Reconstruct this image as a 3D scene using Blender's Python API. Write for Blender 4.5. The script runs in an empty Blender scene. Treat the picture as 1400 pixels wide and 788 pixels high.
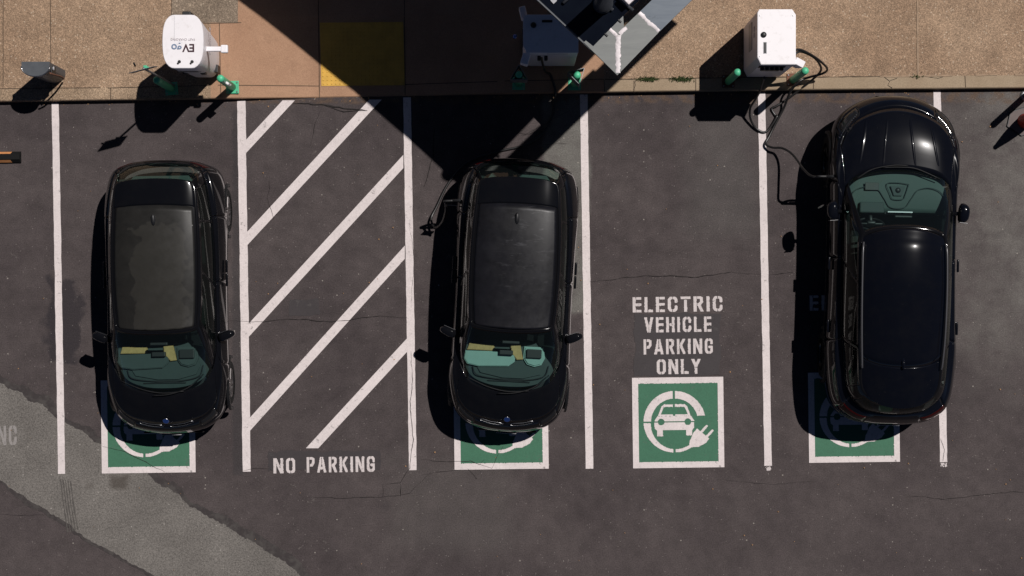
import bpy, bmesh, math, random
from mathutils import Vector, Matrix, noise
random.seed(7)
PI = math.pi
scene = bpy.context.scene
COL = scene.collection
H = 25.0          # camera height above the asphalt
S = 90.0          # photograph pixels per metre on the asphalt
KERB = 0.13

def G(px, py, z=0.0):                 # survey plan (photo pixel on the ground) -> metres
    return Vector(((px-700)/S, (394-py)/S, z))
def I(px, py, z):                     # a point seen at photo pixel px,py that stands z above the ground
    k = (H-z)/H
    return Vector(((px-700)/S*k, (394-py)/S*k, z))

# ------------------------------------------------------------------ materials
def nt(name):
    m = bpy.data.materials.new(name); m.use_nodes = True
    t = m.node_tree; b = t.nodes['Principled BSDF']
    return m, t, b
def setc(b, base=None, rough=None, metal=None, coat=None, spec=None):
    if base is not None: b.inputs['Base Color'].default_value = (*base, 1)
    if rough is not None: b.inputs['Roughness'].default_value = rough
    if metal is not None: b.inputs['Metallic'].default_value = metal
    if coat is not None:
        b.inputs['Coat Weight'].default_value = coat; b.inputs['Coat Roughness'].default_value = 0.03
    if spec is not None: b.inputs['Specular IOR Level'].default_value = spec
def N(t, typ, **kw):
    n = t.nodes.new(typ)
    for k, v in kw.items():
        if k in n.inputs: n.inputs[k].default_value = v
        else: setattr(n, k, v)
    return n
def noise_n(t, vec, scale, detail=4, rough=.6, dist=0):
    n = N(t, 'ShaderNodeTexNoise'); n.inputs['Scale'].default_value = scale
    n.inputs['Detail'].default_value = detail; n.inputs['Roughness'].default_value = rough
    n.inputs['Distortion'].default_value = dist
    t.links.new(vec, n.inputs['Vector']); return n.outputs['Fac']
def ramp(t, fac, stops):
    r = N(t, 'ShaderNodeValToRGB'); t.links.new(fac, r.inputs['Fac'])
    e = r.color_ramp.elements
    while len(e) < len(stops): e.new(.5)
    for q, (p, c) in zip(e, stops):
        q.position = p; q.color = (c, c, c, 1) if isinstance(c, (int, float)) else (*c, 1)
    return r.outputs['Color']
def mix(t, fac, a, b, mode='MIX'):
    n = N(t, 'ShaderNodeMix'); n.data_type = 'RGBA'; n.blend_type = mode
    for s, v in ((0, fac), (6, a), (7, b)):
        if hasattr(v, 'links') or hasattr(v, 'is_linked'): t.links.new(v, n.inputs[s])
        elif s == 0: n.inputs[0].default_value = v
        else: n.inputs[s].default_value = (*v, 1)
    return n.outputs[2]
def math_n(t, op, a, b=0.0):
    n = N(t, 'ShaderNodeMath'); n.operation = op
    for i, v in enumerate((a, b)):
        if hasattr(v, 'is_linked'): t.links.new(v, n.inputs[i])
        else: n.inputs[i].default_value = v
    return n.outputs[0]
def objco(t):
    return N(t, 'ShaderNodeTexCoord').outputs['Object']
def bump(t, b, fac, strength=.3, dist=.01):
    n = N(t, 'ShaderNodeBump'); n.inputs['Strength'].default_value = strength; n.inputs['Distance'].default_value = dist
    t.links.new(fac, n.inputs['Height']); t.links.new(n.outputs['Normal'], b.inputs['Normal'])
def speck(t, co, scale, size, keep):
    v = N(t, 'ShaderNodeTexVoronoi'); v.inputs['Scale'].default_value = scale
    t.links.new(co, v.inputs['Vector'])
    a = math_n(t, 'LESS_THAN', v.outputs['Distance'], size)
    sp = N(t, 'ShaderNodeSeparateColor'); t.links.new(v.outputs['Color'], sp.inputs[0])
    return math_n(t, 'MULTIPLY', a, math_n(t, 'LESS_THAN', sp.outputs[0], keep)), sp.outputs[1]
def boxmask(t, co, x0, x1, y0, y1, soft, dist=.5, scale=1.2):
    """soft irregular patch between world metres"""
    nz = N(t, 'ShaderNodeTexNoise'); nz.inputs['Scale'].default_value = scale; nz.inputs['Detail'].default_value = 5
    t.links.new(co, nz.inputs['Vector'])
    s1 = N(t, 'ShaderNodeSeparateXYZ'); t.links.new(co, s1.inputs[0])
    s2 = N(t, 'ShaderNodeSeparateColor'); t.links.new(nz.outputs['Color'], s2.inputs[0])
    ax = math_n(t, 'ADD', s1.outputs[0], math_n(t, 'MULTIPLY', math_n(t, 'SUBTRACT', s2.outputs[0], .5), dist*2))
    ay = math_n(t, 'ADD', s1.outputs[1], math_n(t, 'MULTIPLY', math_n(t, 'SUBTRACT', s2.outputs[1], .5), dist*2))
    def band(v, a, b_):
        m1 = N(t, 'ShaderNodeMapRange', interpolation_type='SMOOTHSTEP'); t.links.new(v, m1.inputs[0])
        m1.inputs[1].default_value = a-soft; m1.inputs[2].default_value = a+soft
        m2 = N(t, 'ShaderNodeMapRange', interpolation_type='SMOOTHSTEP'); t.links.new(v, m2.inputs[0])
        m2.inputs[1].default_value = b_-soft; m2.inputs[2].default_value = b_+soft
        m2.inputs[3].default_value = 1; m2.inputs[4].default_value = 0
        return math_n(t, 'MULTIPLY', m1.outputs[0], m2.outputs[0])
    return math_n(t, 'MULTIPLY', band(ax, x0, x1), band(ay, y0, y1))
def pxbox(t, co, px0, px1, py0, py1, soft=.15, dist=.3, scale=1.2):
    a = G(px0, py1); b_ = G(px1, py0)
    return boxmask(t, co, a.x, b_.x, a.y, b_.y, soft, dist, scale)

def asphalt_mat():
    m, t, b = nt('sealed_asphalt'); co = objco(t)
    big = noise_n(t, co, .55, 6, .62)
    c = mix(t, ramp(t, big, [(.36, 0.), (.66, 1.)]), (.049, .0393, .0400), (.072, .0590, .0580))
    mid = noise_n(t, co, 4.5, 6, .7)
    c = mix(t, .9, c, ramp(t, mid, [(.3, .80), (.7, 1.22)]), 'MULTIPLY')
    # worn lighter bays
    wr = pxbox(t, co, 1318, 1700, 80, 500, .9, 1.1, .9)
    wn = noise_n(t, co, 2.6, 6, .68)
    wm = math_n(t, 'MULTIPLY', wr, ramp(t, wn, [(.3, .15), (.66, 1.)]))
    c = mix(t, math_n(t, 'MULTIPLY', wm, .95), c, (.135, .125, .115))
    w2 = pxbox(t, co, 743, 804, 100, 430, .05, .10, 2.)
    w2 = math_n(t, 'MULTIPLY', w2, ramp(t, wn, [(.34, .45), (.6, 1.)]))
    c = mix(t, math_n(t, 'MULTIPLY', w2, .8), c, (.155, .150, .135))
    w3 = pxbox(t, co, 540, 700, 625, 760, .3, .5, 1.3)
    c = mix(t, math_n(t, 'MULTIPLY', w3, .30), c, (.10, .090, .084))
    w4 = pxbox(t, co, 945, 1035, 150, 330, .35, .4, 1.3)
    c = mix(t, math_n(t, 'MULTIPLY', w4, .28), c, (.11, .105, .098))
    # scuffs : thin pale scratches in a few zones
    sc = noise_n(t, co, 9, 3, .55, 1.6)
    scm = math_n(t, 'MULTIPLY', ramp(t, sc, [(.66, 0.), (.73, 1.)]), ramp(t, noise_n(t, co, .8, 2), [(.52, 0.), (.62, 1.)]))
    c = mix(t, math_n(t, 'MULTIPLY', scm, .30), c, (.22, .20, .18))
    # dark stains
    d1 = pxbox(t, co, 62, 108, 375, 500, .05, .38, 2.2)
    c = mix(t, math_n(t, 'MULTIPLY', d1, .85), c, (.026, .022, .025))
    d2 = pxbox(t, co, 318, 333, 150, 650, .03, .05, 5)
    c = mix(t, math_n(t, 'MULTIPLY', d2, .5), c, (.03, .028, .03))
    d3 = ramp(t, noise_n(t, co, 1.7, 3, .5), [(.68, 0.), (.78, 1.)])
    c = mix(t, math_n(t, 'MULTIPLY', d3, .35), c, (.028, .025, .027))
    # brownish dirt at the kerb
    g = pxbox(t, co, -900, 2300, 118, 141, .03, .06, 6)
    g = math_n(t, 'MULTIPLY', g, ramp(t, noise_n(t, co, 7, 4), [(.42, 0.), (.6, 1.)]))
    c = mix(t, math_n(t, 'MULTIPLY', g, .6), c, (.11, .070, .045))
    # aggregate grain
    gr = noise_n(t, co, 55, 3, .75)
    c = mix(t, 1., c, ramp(t, gr, [(.28, .62), (.72, 1.42)]), 'MULTIPLY')
    s1, sv = speck(t, co, 9, .10, .10)
    c = mix(t, math_n(t, 'MULTIPLY', s1, .55), c, (.36, .33, .29))
    s2, sv = speck(t, co, 28, .20, .08)
    c = mix(t, math_n(t, 'MULTIPLY', s2, .38), c, (.30, .27, .25))
    s3, sv = speck(t, co, 1.6, .028, .6)
    c = mix(t, math_n(t, 'MULTIPLY', s3, .8), c, (.5, .47, .42))
    t.links.new(c, b.inputs['Base Color']); setc(b, rough=.88, spec=.25)
    bump(t, b, gr, .35, .006)
    return m
def worn_mat():
    m, t, b = nt('worn_open_asphalt'); co = objco(t)
    c = mix(t, ramp(t, noise_n(t, co, 1.2, 5), [(.35, 0.), (.7, 1.)]), (.118, .108, .099), (.165, .152, .139))
    gr = noise_n(t, co, 48, 3, .8)
    c = mix(t, 1., c, ramp(t, gr, [(.3, .50), (.72, 1.6)]), 'MULTIPLY')
    st = math_n(t, 'MAXIMUM', pxbox(t, co, 152, 176, 652, 670, .06, .12, 4), math_n(t, 'MULTIPLY', pxbox(t, co, 118, 128, 661, 668, .05, .06, 4), .6))
    c = mix(t, math_n(t, 'MULTIPLY', st, .7), c, (.055, .045, .038))
    s1, sv = speck(t, co, 14, .13, .12)
    c = mix(t, math_n(t, 'MULTIPLY', s1, .6), c, (.42, .39, .36))
    t.links.new(c, b.inputs['Base Color']); setc(b, rough=.9, spec=.2); bump(t, b, gr, .5, .008)
    return m
def seal_edge_mat():
    m, t, b = nt('fresh_sealer'); co = objco(t)
    gr = noise_n(t, co, 40, 3, .7)
    c = mix(t, gr, (.026, .021, .022), (.050, .042, .041)); pn = ramp(t, noise_n(t, co, 6, 5, .7), [(.45, 0.), (.6, 1.)]); c = mix(t, math_n(t, 'MULTIPLY', pn, .6), c, (.075, .068, .063))
    t.links.new(c, b.inputs['Base Color']); setc(b, rough=.8, spec=.3); return m
def aggregate_mat(name, c1, c2, light=(.55, .45, .34), sp=.55):
    m, t, b = nt(name); co = objco(t)
    c = mix(t, ramp(t, noise_n(t, co, .7, 5), [(.35, 0.), (.68, 1.)]), c1, c2)
    v = N(t, 'ShaderNodeTexVoronoi'); v.inputs['Scale'].default_value = 85
    t.links.new(co, v.inputs['Vector'])
    s = N(t, 'ShaderNodeSeparateColor'); t.links.new(v.outputs['Color'], s.inputs[0])
    c = mix(t, 1., c, ramp(t, s.outputs[0], [(0., .60), (.45, .92), (.8, 1.15), (1., 1.5)]), 'MULTIPLY')
    q, sv = speck(t, co, 30, .34, .10)
    c = mix(t, math_n(t, 'MULTIPLY', q, sp), c, light)
    q, sv = speck(t, co, 12, .12, .16)
    c = mix(t, math_n(t, 'MULTIPLY', q, sp), c, light)
    c = mix(t, .8, c, ramp(t, noise_n(t, co, 3.2, 5, .7), [(.3, .78), (.7, 1.2)]), 'MULTIPLY')
    t.links.new(c, b.inputs['Base Color']); setc(b, rough=.85, spec=.3)
    bump(t, b, v.outputs['Distance'], .4, .008)
    return m
def concrete_mat(name, c1, c2, grain=60):
    m, t, b = nt(name); co = objco(t)
    c = mix(t, ramp(t, noise_n(t, co, 1.3, 6, .65), [(.33, 0.), (.68, 1.)]), c1, c2)
    gr = noise_n(t, co, grain, 3, .7)
    c = mix(t, 1., c, ramp(t, gr, [(.3, .82), (.7, 1.18)]), 'MULTIPLY')
    st = ramp(t, noise_n(t, co, 5, 4, .6), [(.6, 0.), (.75, 1.)])
    c = mix(t, math_n(t, 'MULTIPLY', st, .25), c, tuple(x*.5 for x in c1))
    t.links.new(c, b.inputs['Base Color']); setc(b, rough=.85, spec=.3); bump(t, b, gr, .2, .004)
    return m
def paint_mat(name, col, wear=.5, under=(.075, .068, .066), wscale=14):
    m, t, b = nt(name); co = objco(t)
    c = mix(t, ramp(t, noise_n(t, co, 2.5, 5), [(.3, .0), (.7, 1.)]), tuple(x*.88 for x in col), col)
    c = mix(t, .6, c, ramp(t, noise_n(t, co, 45, 3, .7), [(.3, .80), (.7, 1.15)]), 'MULTIPLY')
    w = noise_n(t, co, wscale, 6, .75)
    wm = ramp(t, w, [(.585, 0.), (.66, 1.)])
    sc = noise_n(t, co, 7, 4, .6, 2.)
    c = mix(t, math_n(t, 'MULTIPLY', ramp(t, sc, [(.60, 0.), (.70, 1.)]), wear*.35), c, tuple(x*.55 for x in col))
    wz = ramp(t, noise_n(t, co, 1.1, 3), [(.4, .25), (.65, 1.)])
    c = mix(t, math_n(t, 'MULTIPLY', math_n(t, 'MULTIPLY', wm, wz), wear), c, under)
    t.links.new(c, b.inputs['Base Color']); setc(b, rough=.7, spec=.3)
    return m
def simple(name, col, rough=.5, metal=0, coat=0, spec=.5, var=.0, vs=8, dirt=None):
    m, t, b = nt(name); setc(b, col, rough, metal, coat, spec)
    co = objco(t); f = noise_n(t, co, vs, 4)
    if var > 0:
        c = mix(t, ramp(t, f, [(.3, 0.), (.7, 1.)]), tuple(x*(1-var) for x in col), tuple(min(1, x*(1+var)) for x in col))
        if dirt: c = mix(t, math_n(t, 'MULTIPLY', ramp(t, noise_n(t, co, vs*2.3, 5, .7), [(.55, 0.), (.72, 1.)]), .5), c, dirt)
        t.links.new(c, b.inputs['Base Color'])
        rr = N(t, 'ShaderNodeMapRange'); t.links.new(f, rr.inputs[0])
        rr.inputs[3].default_value = max(0, rough-.08); rr.inputs[4].default_value = min(1, rough+.08)
        t.links.new(rr.outputs[0], b.inputs['Roughness'])
    return m
def car_paint(name, col, flake=.02):
    m, t, b = nt(name); co = objco(t)
    d = ramp(t, noise_n(t, co, 3.5, 6, .7), [(.45, 0.), (.8, 1.)])
    c = mix(t, math_n(t, 'MULTIPLY', d, .3), col, (.010, .0095, .0095))
    s, sv = speck(t, co, 26, .09, .05)
    c = mix(t, math_n(t, 'MULTIPLY', s, .3), c, (.08, .075, .07))
    t.links.new(c, b.inputs['Base Color']); setc(b, rough=.17, coat=.75, spec=flake)
    b.inputs['Coat Roughness'].default_value = .018
    return m
def glass_mat(name, tint, refl=1.0):
    m = bpy.data.materials.new(name); m.use_nodes = True; t = m.node_tree
    for n in list(t.nodes):
        if n.type == 'BSDF_PRINCIPLED': t.nodes.remove(n)
    out = [n for n in t.nodes if n.type == 'OUTPUT_MATERIAL'][0]
    tr = N(t, 'ShaderNodeBsdfTransparent'); tr.inputs[0].default_value = (*tint, 1)
    gl = N(t, 'ShaderNodeBsdfGlossy'); gl.inputs['Roughness'].default_value = .02
    gl.inputs[0].default_value = (.95, 1, .98, 1)
    df = N(t, 'ShaderNodeBsdfDiffuse'); df.inputs[0].default_value = (.10, .13, .13, 1)
    lw = N(t, 'ShaderNodeLayerWeight'); p5 = math_n(t, 'POWER', lw.outputs['Facing'], 5.0); fr = math_n(t, 'ADD', math_n(t, 'MULTIPLY', p5, .9), .04)
    m0 = N(t, 'ShaderNodeMixShader'); m0.inputs[0].default_value = .03     # dust film
    t.links.new(tr.outputs[0], m0.inputs[1]); t.links.new(df.outputs[0], m0.inputs[2])
    mx = N(t, 'ShaderNodeMixShader'); t.links.new(fr, mx.inputs[0])
    t.links.new(m0.outputs[0], mx.inputs[1]); t.links.new(gl.outputs[0], mx.inputs[2])
    t.links.new(mx.outputs[0], out.inputs[0])
    return m

M = {}
M['asphalt'] = asphalt_mat(); M['worn'] = worn_mat(); M['seal'] = seal_edge_mat()
M['agg'] = aggregate_mat('brown_exposed_aggregate', (.265, .175, .113), (.335, .232, .154))
M['agg2'] = aggregate_mat('grey_exposed_aggregate', (.190, .145, .105), (.225, .175, .130))
M['kerbc'] = aggregate_mat('kerb_concrete', (.26, .183, .12), (.33, .238, .16), sp=.3)
M['tan'] = concrete_mat('tan_broomed_concrete', (.32, .185, .115), (.40, .24, .152))
M['joint'] = simple('joint_dirt', (.085, .058, .038), .95, var=.4)  # the joints' own dark brown, varied by noise
M['joint_l'] = simple('joint_filler', (.30, .21, .14), .9, var=.2)
M['yellow'] = simple('tactile_yellow', (.62, .36, .06), .65, var=.12, vs=6)
M['white_paint'] = paint_mat('white_road_paint', (.68, .61, .60), .8)
M['text_paint'] = paint_mat('white_stencil_paint', (.60, .54, .53), .8, wscale=22)
M['faint_paint'] = paint_mat('faded_stencil_paint', (.27, .25, .24), .9, wscale=22)
M['green_paint'] = paint_mat('green_road_paint', (.048, .150, .090), 1., (.085, .10, .085), 8)
M['blackout'] = paint_mat('blackout_paint', (.046, .0390, .0410), 1., wscale=7)
M['crack'] = simple('crack_dark', (.022, .018, .017), .95)
M['skid'] = simple('tyre_rubber_mark', (.075, .068, .062), .9, var=.3, vs=25)
M['paint'] = car_paint('black_car_paint', (.004, .0042, .0055))
M['paint_blue'] = car_paint('blue_black_car_paint', (.003, .0035, .006), .035)
M['trim'] = simple('black_gloss_trim', (.005, .005, .006), .10, spec=.3)
M['plastic'] = simple('black_matt_plastic', (.010, .010, .011), .5, spec=.2, var=.2)
M['rubber'] = simple('rubber', (.008, .008, .008), .85, spec=.2)
M['rim'] = simple('grey_alloy', (.16, .15, .15), .35, metal=.9)
M['chrome'] = simple('satin_metal', (.42, .42, .43), .28, metal=1)
M['railgrey'] = simple('dark_satin_rail', (.05, .05, .055), .3, spec=.6)
M['glass'] = glass_mat('tinted_windscreen', (.68, .82, .79))
M['sglass'] = glass_mat('dark_side_glass', (.16, .21, .20))
M['rglass'] = glass_mat('green_rear_glass', (.60, .78, .72))
M['interior'] = simple('cabin_black', (.010, .011, .012), .8)
M['dash_dark'] = simple('dash_dark_teal', (.028, .042, .041), .7, var=.15, vs=5)
M['dash_mid'] = simple('dash_slate', (.036, .051, .050), .7, var=.1, vs=5)
M['dash_teal'] = simple('dash_pale_teal', (.22, .34, .31), .65, var=.06, vs=5)
M['dash_green'] = simple('dash_grey_green', (.042, .064, .059), .7, var=.1, vs=5)
M['wood'] = simple('pale_wood', (.40, .26, .10), .5, var=.15, vs=18)
M['seat'] = simple('seat_cloth', (.10, .095, .085), .8, var=.1)
M['lamp'] = simple('headlamp_lens', (.012, .012, .013), .08, spec=.4)
M['led'] = simple('lamp_reflector', (.75, .75, .78), .12, metal=1)
M['tail'] = simple('tail_lamp_red', (.030, .002, .002), .1, spec=.3)
M['white'] = simple('white_powder_coat', (.80, .77, .79), .42, var=.03, vs=5)
M['white_top'] = simple('white_cabinet_lid', (.82, .79, .81), .5, var=.02, vs=5, dirt=(.6, .56, .54))
M['greyp'] = simple('grey_panel', (.36, .36, .38), .4, var=.05)
M['black'] = simple('black_part', (.012, .012, .013), .5)
M['bgreen'] = simple('bollard_green', (.075, .46, .25), .45, var=.1, vs=9, dirt=(.05, .2, .12))
M['rust'] = simple('rusty_steel', (.14, .06, .035), .85, var=.3, vs=20)
M['steel'] = simple('galvanised_steel', (.30, .31, .32), .4, metal=.8, var=.15)
M['cable'] = simple('cable_rubber', (.012, .011, .011), .38, spec=.6)
M['darkgrey'] = simple('slate_panel', (.075, .082, .092), .45, var=.1, vs=10)
M['orange'] = simple('orange_reflector', (.62, .27, .10), .4, var=.15, vs=20)
M['red'] = simple('red_cone_plastic', (.42, .035, .018), .5, var=.12, vs=14)
M['weed'] = simple('weed_green', (.06, .085, .025), .8, var=.4, vs=30)
M['blue'] = simple('emblem_blue', (.03, .12, .45), .25, coat=1)
M['emwhite'] = simple('emblem_white', (.8, .8, .82), .25, coat=1)
M['ink'] = simple('dark_maroon_ink', (.045, .012, .02), .5)
M['inkblue'] = simple('grey_blue_ink', (.16, .22, .33), .5)
M['inkgrey'] = simple('grey_ink', (.40, .36, .38), .5)

def roof_mat(name, c1, c2, stain):
    m, t, b = nt(name); co = objco(t)
    d = ramp(t, noise_n(t, co, 2.2, 6, .7, .6), [(.35, 0.), (.7, 1.)])
    c = mix(t, d, c1, c2)
    if stain:     # dried water mark: a patch with a scalloped rim
        mk = boxmask(t, co, -.30, .44, -.42, 1.02, .02, .34, 3.2)
        c = mix(t, math_n(t, 'MULTIPLY', mk, .38), c, (.038, .036, .031))
        dr = N(t, 'ShaderNodeTexVoronoi'); dr.inputs['Scale'].default_value = 2.4; t.links.new(co, dr.inputs['Vector'])
        c = mix(t, math_n(t, 'MULTIPLY', math_n(t, 'LESS_THAN', dr.outputs['Distance'], .04), .8), c, (.16, .16, .15))
    else:         # pale streaky scuffs
        mp = N(t, 'ShaderNodeMapping'); mp.inputs['Rotation'].default_value = (0, 0, .8); mp.inputs['Scale'].default_value = (2, 9, 1)
        t.links.new(co, mp.inputs[0])
        s = ramp(t, noise_n(t, mp.outputs[0], 2.2, 5, .7, 1.), [(.56, 0.), (.70, 1.)])
        zz = boxmask(t, co, -.15, .55, .1, 1.4, .2, .2, 2)
        c = mix(t, math_n(t, 'MULTIPLY', math_n(t, 'MULTIPLY', s, zz), .5), c, (.075, .075, .082))
    t.links.new(c, b.inputs['Base Color']); setc(b, rough=.42, spec=.22)
    r = ramp(t, noise_n(t, co, 5, 5, .7), [(.3, .30), (.7, .46)]); t.links.new(r, b.inputs['Roughness'])
    return m
M['roof_stain'] = roof_mat('dusty_carbon_roof', (.0115, .0112, .0105), (.018, .0172, .0158), True)
M['roof_scuff'] = roof_mat('scuffed_carbon_roof', (.005, .005, .0065), (.010, .010, .013), False)
def canopy_mat(name, col, streak, rough=.45):
    m, t, b = nt(name); co = objco(t)
    mp = N(t, 'ShaderNodeMapping'); mp.inputs['Rotation'].default_value = (0, 0, -.76); mp.inputs['Scale'].default_value = (1, 6, 1)
    t.links.new(co, mp.inputs[0])
    f = noise_n(t, mp.outputs[0], 1.6, 6, .7, .5)
    c = mix(t, ramp(t, f, [(.35, 0.), (.7, 1.)]), col, streak)
    k = ramp(t, noise_n(t, mp.outputs[0], 3.4, 5, .75, 1.5), [(.63, 0.), (.68, 1.)])
    c = mix(t, math_n(t, 'MULTIPLY', k, .5), c, tuple(x*.35 for x in col))
    t.links.new(c, b.inputs['Base Color']); setc(b, rough=rough, spec=.5)
    return m
M['flash_a'] = canopy_mat('grey_green_flashing', (.135, .143, .14), (.18, .188, .18))
M['flash_b'] = canopy_mat('blue_grey_flashing', (.085, .108, .14), (.13, .155, .185), .35)
M['sealant'] = simple('white_sealant', (.72, .66, .67), .75, var=.25, vs=18)
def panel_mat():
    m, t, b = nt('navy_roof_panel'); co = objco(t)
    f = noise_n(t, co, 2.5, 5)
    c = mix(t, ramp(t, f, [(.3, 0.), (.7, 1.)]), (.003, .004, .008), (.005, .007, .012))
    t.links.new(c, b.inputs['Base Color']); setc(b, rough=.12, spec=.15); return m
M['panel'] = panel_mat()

# ------------------------------------------------------------------ object helpers
def tag(o, label=None, cat=None, group=None, kind=None):
    if label: o['label'] = label
    if cat: o['category'] = cat
    if group: o['group'] = group
    if kind: o['kind'] = kind
    return o
def link(name, me, mats, parent=None, smooth=False):
    o = bpy.data.objects.new(name, me); COL.objects.link(o)
    for m in (mats if isinstance(mats, (list, tuple)) else [mats]): me.materials.append(M[m] if isinstance(m, str) else m)
    if parent: o.parent = parent
    if smooth:
        for p in me.polygons: p.use_smooth = True
    return o
def from_bm(name, bm, mats, parent=None, smooth=False, recalc=True):
    if recalc: bmesh.ops.recalc_face_normals(bm, faces=bm.faces[:])
    me = bpy.data.meshes.new(name); bm.to_mesh(me); bm.free()
    return link(name, me, mats, parent, smooth)
def empty(name, loc=(0, 0, 0), rz=0):
    o = bpy.data.objects.new(name, None); COL.objects.link(o); o.empty_display_size = .2
    o.location = loc; o.rotation_euler = (0, 0, rz); return o
def copy_tree(o, parent=None):
    c = o.copy(); COL.objects.link(c); c.parent = parent
    for ch in [x for x in bpy.data.objects if x.parent == o]: copy_tree(ch, c)
    return c
def add_box(bm, c, s, bevel=0, rot=None, seg=2, mi=0):
    r = bmesh.ops.create_cube(bm, size=1)
    vs = r['verts']; bmesh.ops.scale(bm, vec=s, verts=vs)
    if bevel:
        es = list({e for v in vs for e in v.link_edges})
        rr = bmesh.ops.bevel(bm, geom=es, offset=bevel, segments=seg, affect='EDGES', profile=.5)
        vs = list({v for v in rr['verts']} | {v for v in vs if v.is_valid})
        vs = [v for v in vs if v.is_valid]
    if rot is not None: bmesh.ops.rotate(bm, cent=(0, 0, 0), matrix=rot, verts=vs)
    bmesh.ops.translate(bm, vec=c, verts=vs)
    if mi:
        for f in {f for v in vs for f in v.link_faces}: f.material_index = mi
    return vs
def RZ(a): return Matrix.Rotation(a, 3, 'Z')
def box(name, c, s, m, parent=None, bevel=0, rot=None, smooth=False):
    bm = bmesh.new(); add_box(bm, c, s, bevel, rot); return from_bm(name, bm, m, parent, smooth)
def add_lathe(bm, prof, n=20, c=(0, 0, 0), axis='Z', mi=0, caps=True):
    rings = []
    for r, z in prof:
        ring = []
        for i in range(n):
            a = 2*PI*i/n
            p = Vector((r*math.cos(a), r*math.sin(a), z))
            if axis == 'X': p = Vector((p.z, p.x, p.y))
            ring.append(bm.verts.new(p+Vector(c)))
        rings.append(ring)
    for a, b in zip(rings, rings[1:]):
        for i in range(n):
            f = bm.faces.new((a[i], a[(i+1) % n], b[(i+1) % n], b[i])); f.material_index = mi
    for ring in (rings[0], rings[-1]) if caps else ():
        try: f = bm.faces.new(ring); f.material_index = mi
        except ValueError: pass
def lathe(name, prof, m, parent=None, n=20, c=(0, 0, 0), axis='Z', smooth=True):
    bm = bmesh.new(); add_lathe(bm, prof, n, c, axis); return from_bm(name, bm, m, parent, smooth)
def cr(p0, p1, p2, p3, t):
    return .5*((2*p1)+(-p0+p2)*t+(2*p0-5*p1+4*p2-p3)*t*t+(-p0+3*p1-3*p2+p3)*t**3)
def crpath(pts, n=8):
    P = [pts[0]*2-pts[1]]+list(pts)+[pts[-1]*2-pts[-2]]
    out = []
    for i in range(len(pts)-1):
        for k in range(n): out.append(cr(P[i], P[i+1], P[i+2], P[i+3], k/n))
    out.append(pts[-1]); return out
def add_tube(bm, path, r, n=8, mi=0):
    rings = []
    up = Vector((0, 0, 1))
    for i, p in enumerate(path):
        d = (path[min(i+1, len(path)-1)]-path[max(i-1, 0)])
        d = d.normalized() if d.length > 1e-9 else Vector((0, 0, 1))
        a = d.cross(up)
        if a.length < .05: a = d.cross(Vector((1, 0, 0)))
        a.normalize(); b = a.cross(d)
        rr = r[i] if isinstance(r, list) else r
        rings.append([bm.verts.new(p+rr*(math.cos(2*PI*k/n)*a+math.sin(2*PI*k/n)*b)) for k in range(n)])
    for A, B in zip(rings, rings[1:]):
        # keep rings aligned
        best = min(range(n), key=lambda s: sum((A[k].co-B[(k+s) % n].co).length_squared for k in range(0, n, 2)))
        B[:] = B[best:]+B[:best]
        for k in range(n):
            f = bm.faces.new((A[k], A[(k+1) % n], B[(k+1) % n], B[k])); f.material_index = mi
    bm.faces.new(rings[0]); bm.faces.new(rings[-1])
def tube(name, pts, r, m, parent=None, n=8, smooth=True, sub=8):
    bm = bmesh.new(); add_tube(bm, crpath(pts, sub) if sub else pts, r, n); return from_bm(name, bm, m, parent, smooth)
def prism(name, poly, z0, z1, m, parent=None, bevel=0, smooth=False, top_scale=None):
    bm = bmesh.new()
    b = [bm.verts.new((p[0], p[1], z0)) for p in poly]; t = [bm.verts.new((p[0], p[1], z1)) for p in poly]
    n = len(poly)
    bm.faces.new(b); bm.faces.new(t)
    for i in range(n): bm.faces.new((b[i], b[(i+1) % n], t[(i+1) % n], t[i]))
    if bevel:
        es = [e for e in bm.edges if all(v.co.z > z1-1e-6 for v in e.verts)]
        bmesh.ops.bevel(bm, geom=es, offset=bevel, segments=2, affect='EDGES')
    return from_bm(name, bm, m, parent, smooth)
def sheet(name, polys, z, m, parent=None):
    bm = bmesh.new()
    for p in polys:
        f = bm.faces.new([bm.verts.new((q[0], q[1], z)) for q in p])
        if f.normal.z < 0: pass
    bmesh.ops.recalc_face_normals(bm, faces=bm.faces[:])
    for f in bm.faces:
        f.normal_update()
        if f.normal.z < 0: f.normal_flip()
    return from_bm(name, bm, m, parent, recalc=False)
def struct(o, label=None):
    return tag(o, label, kind='structure')

# ------------------------------------------------------------------ ground
struct(sheet('parking_lot_asphalt', [[(-90, -90), (90, -90), (90, 90), (-90, 90)]], 0, 'asphalt'))

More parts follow.
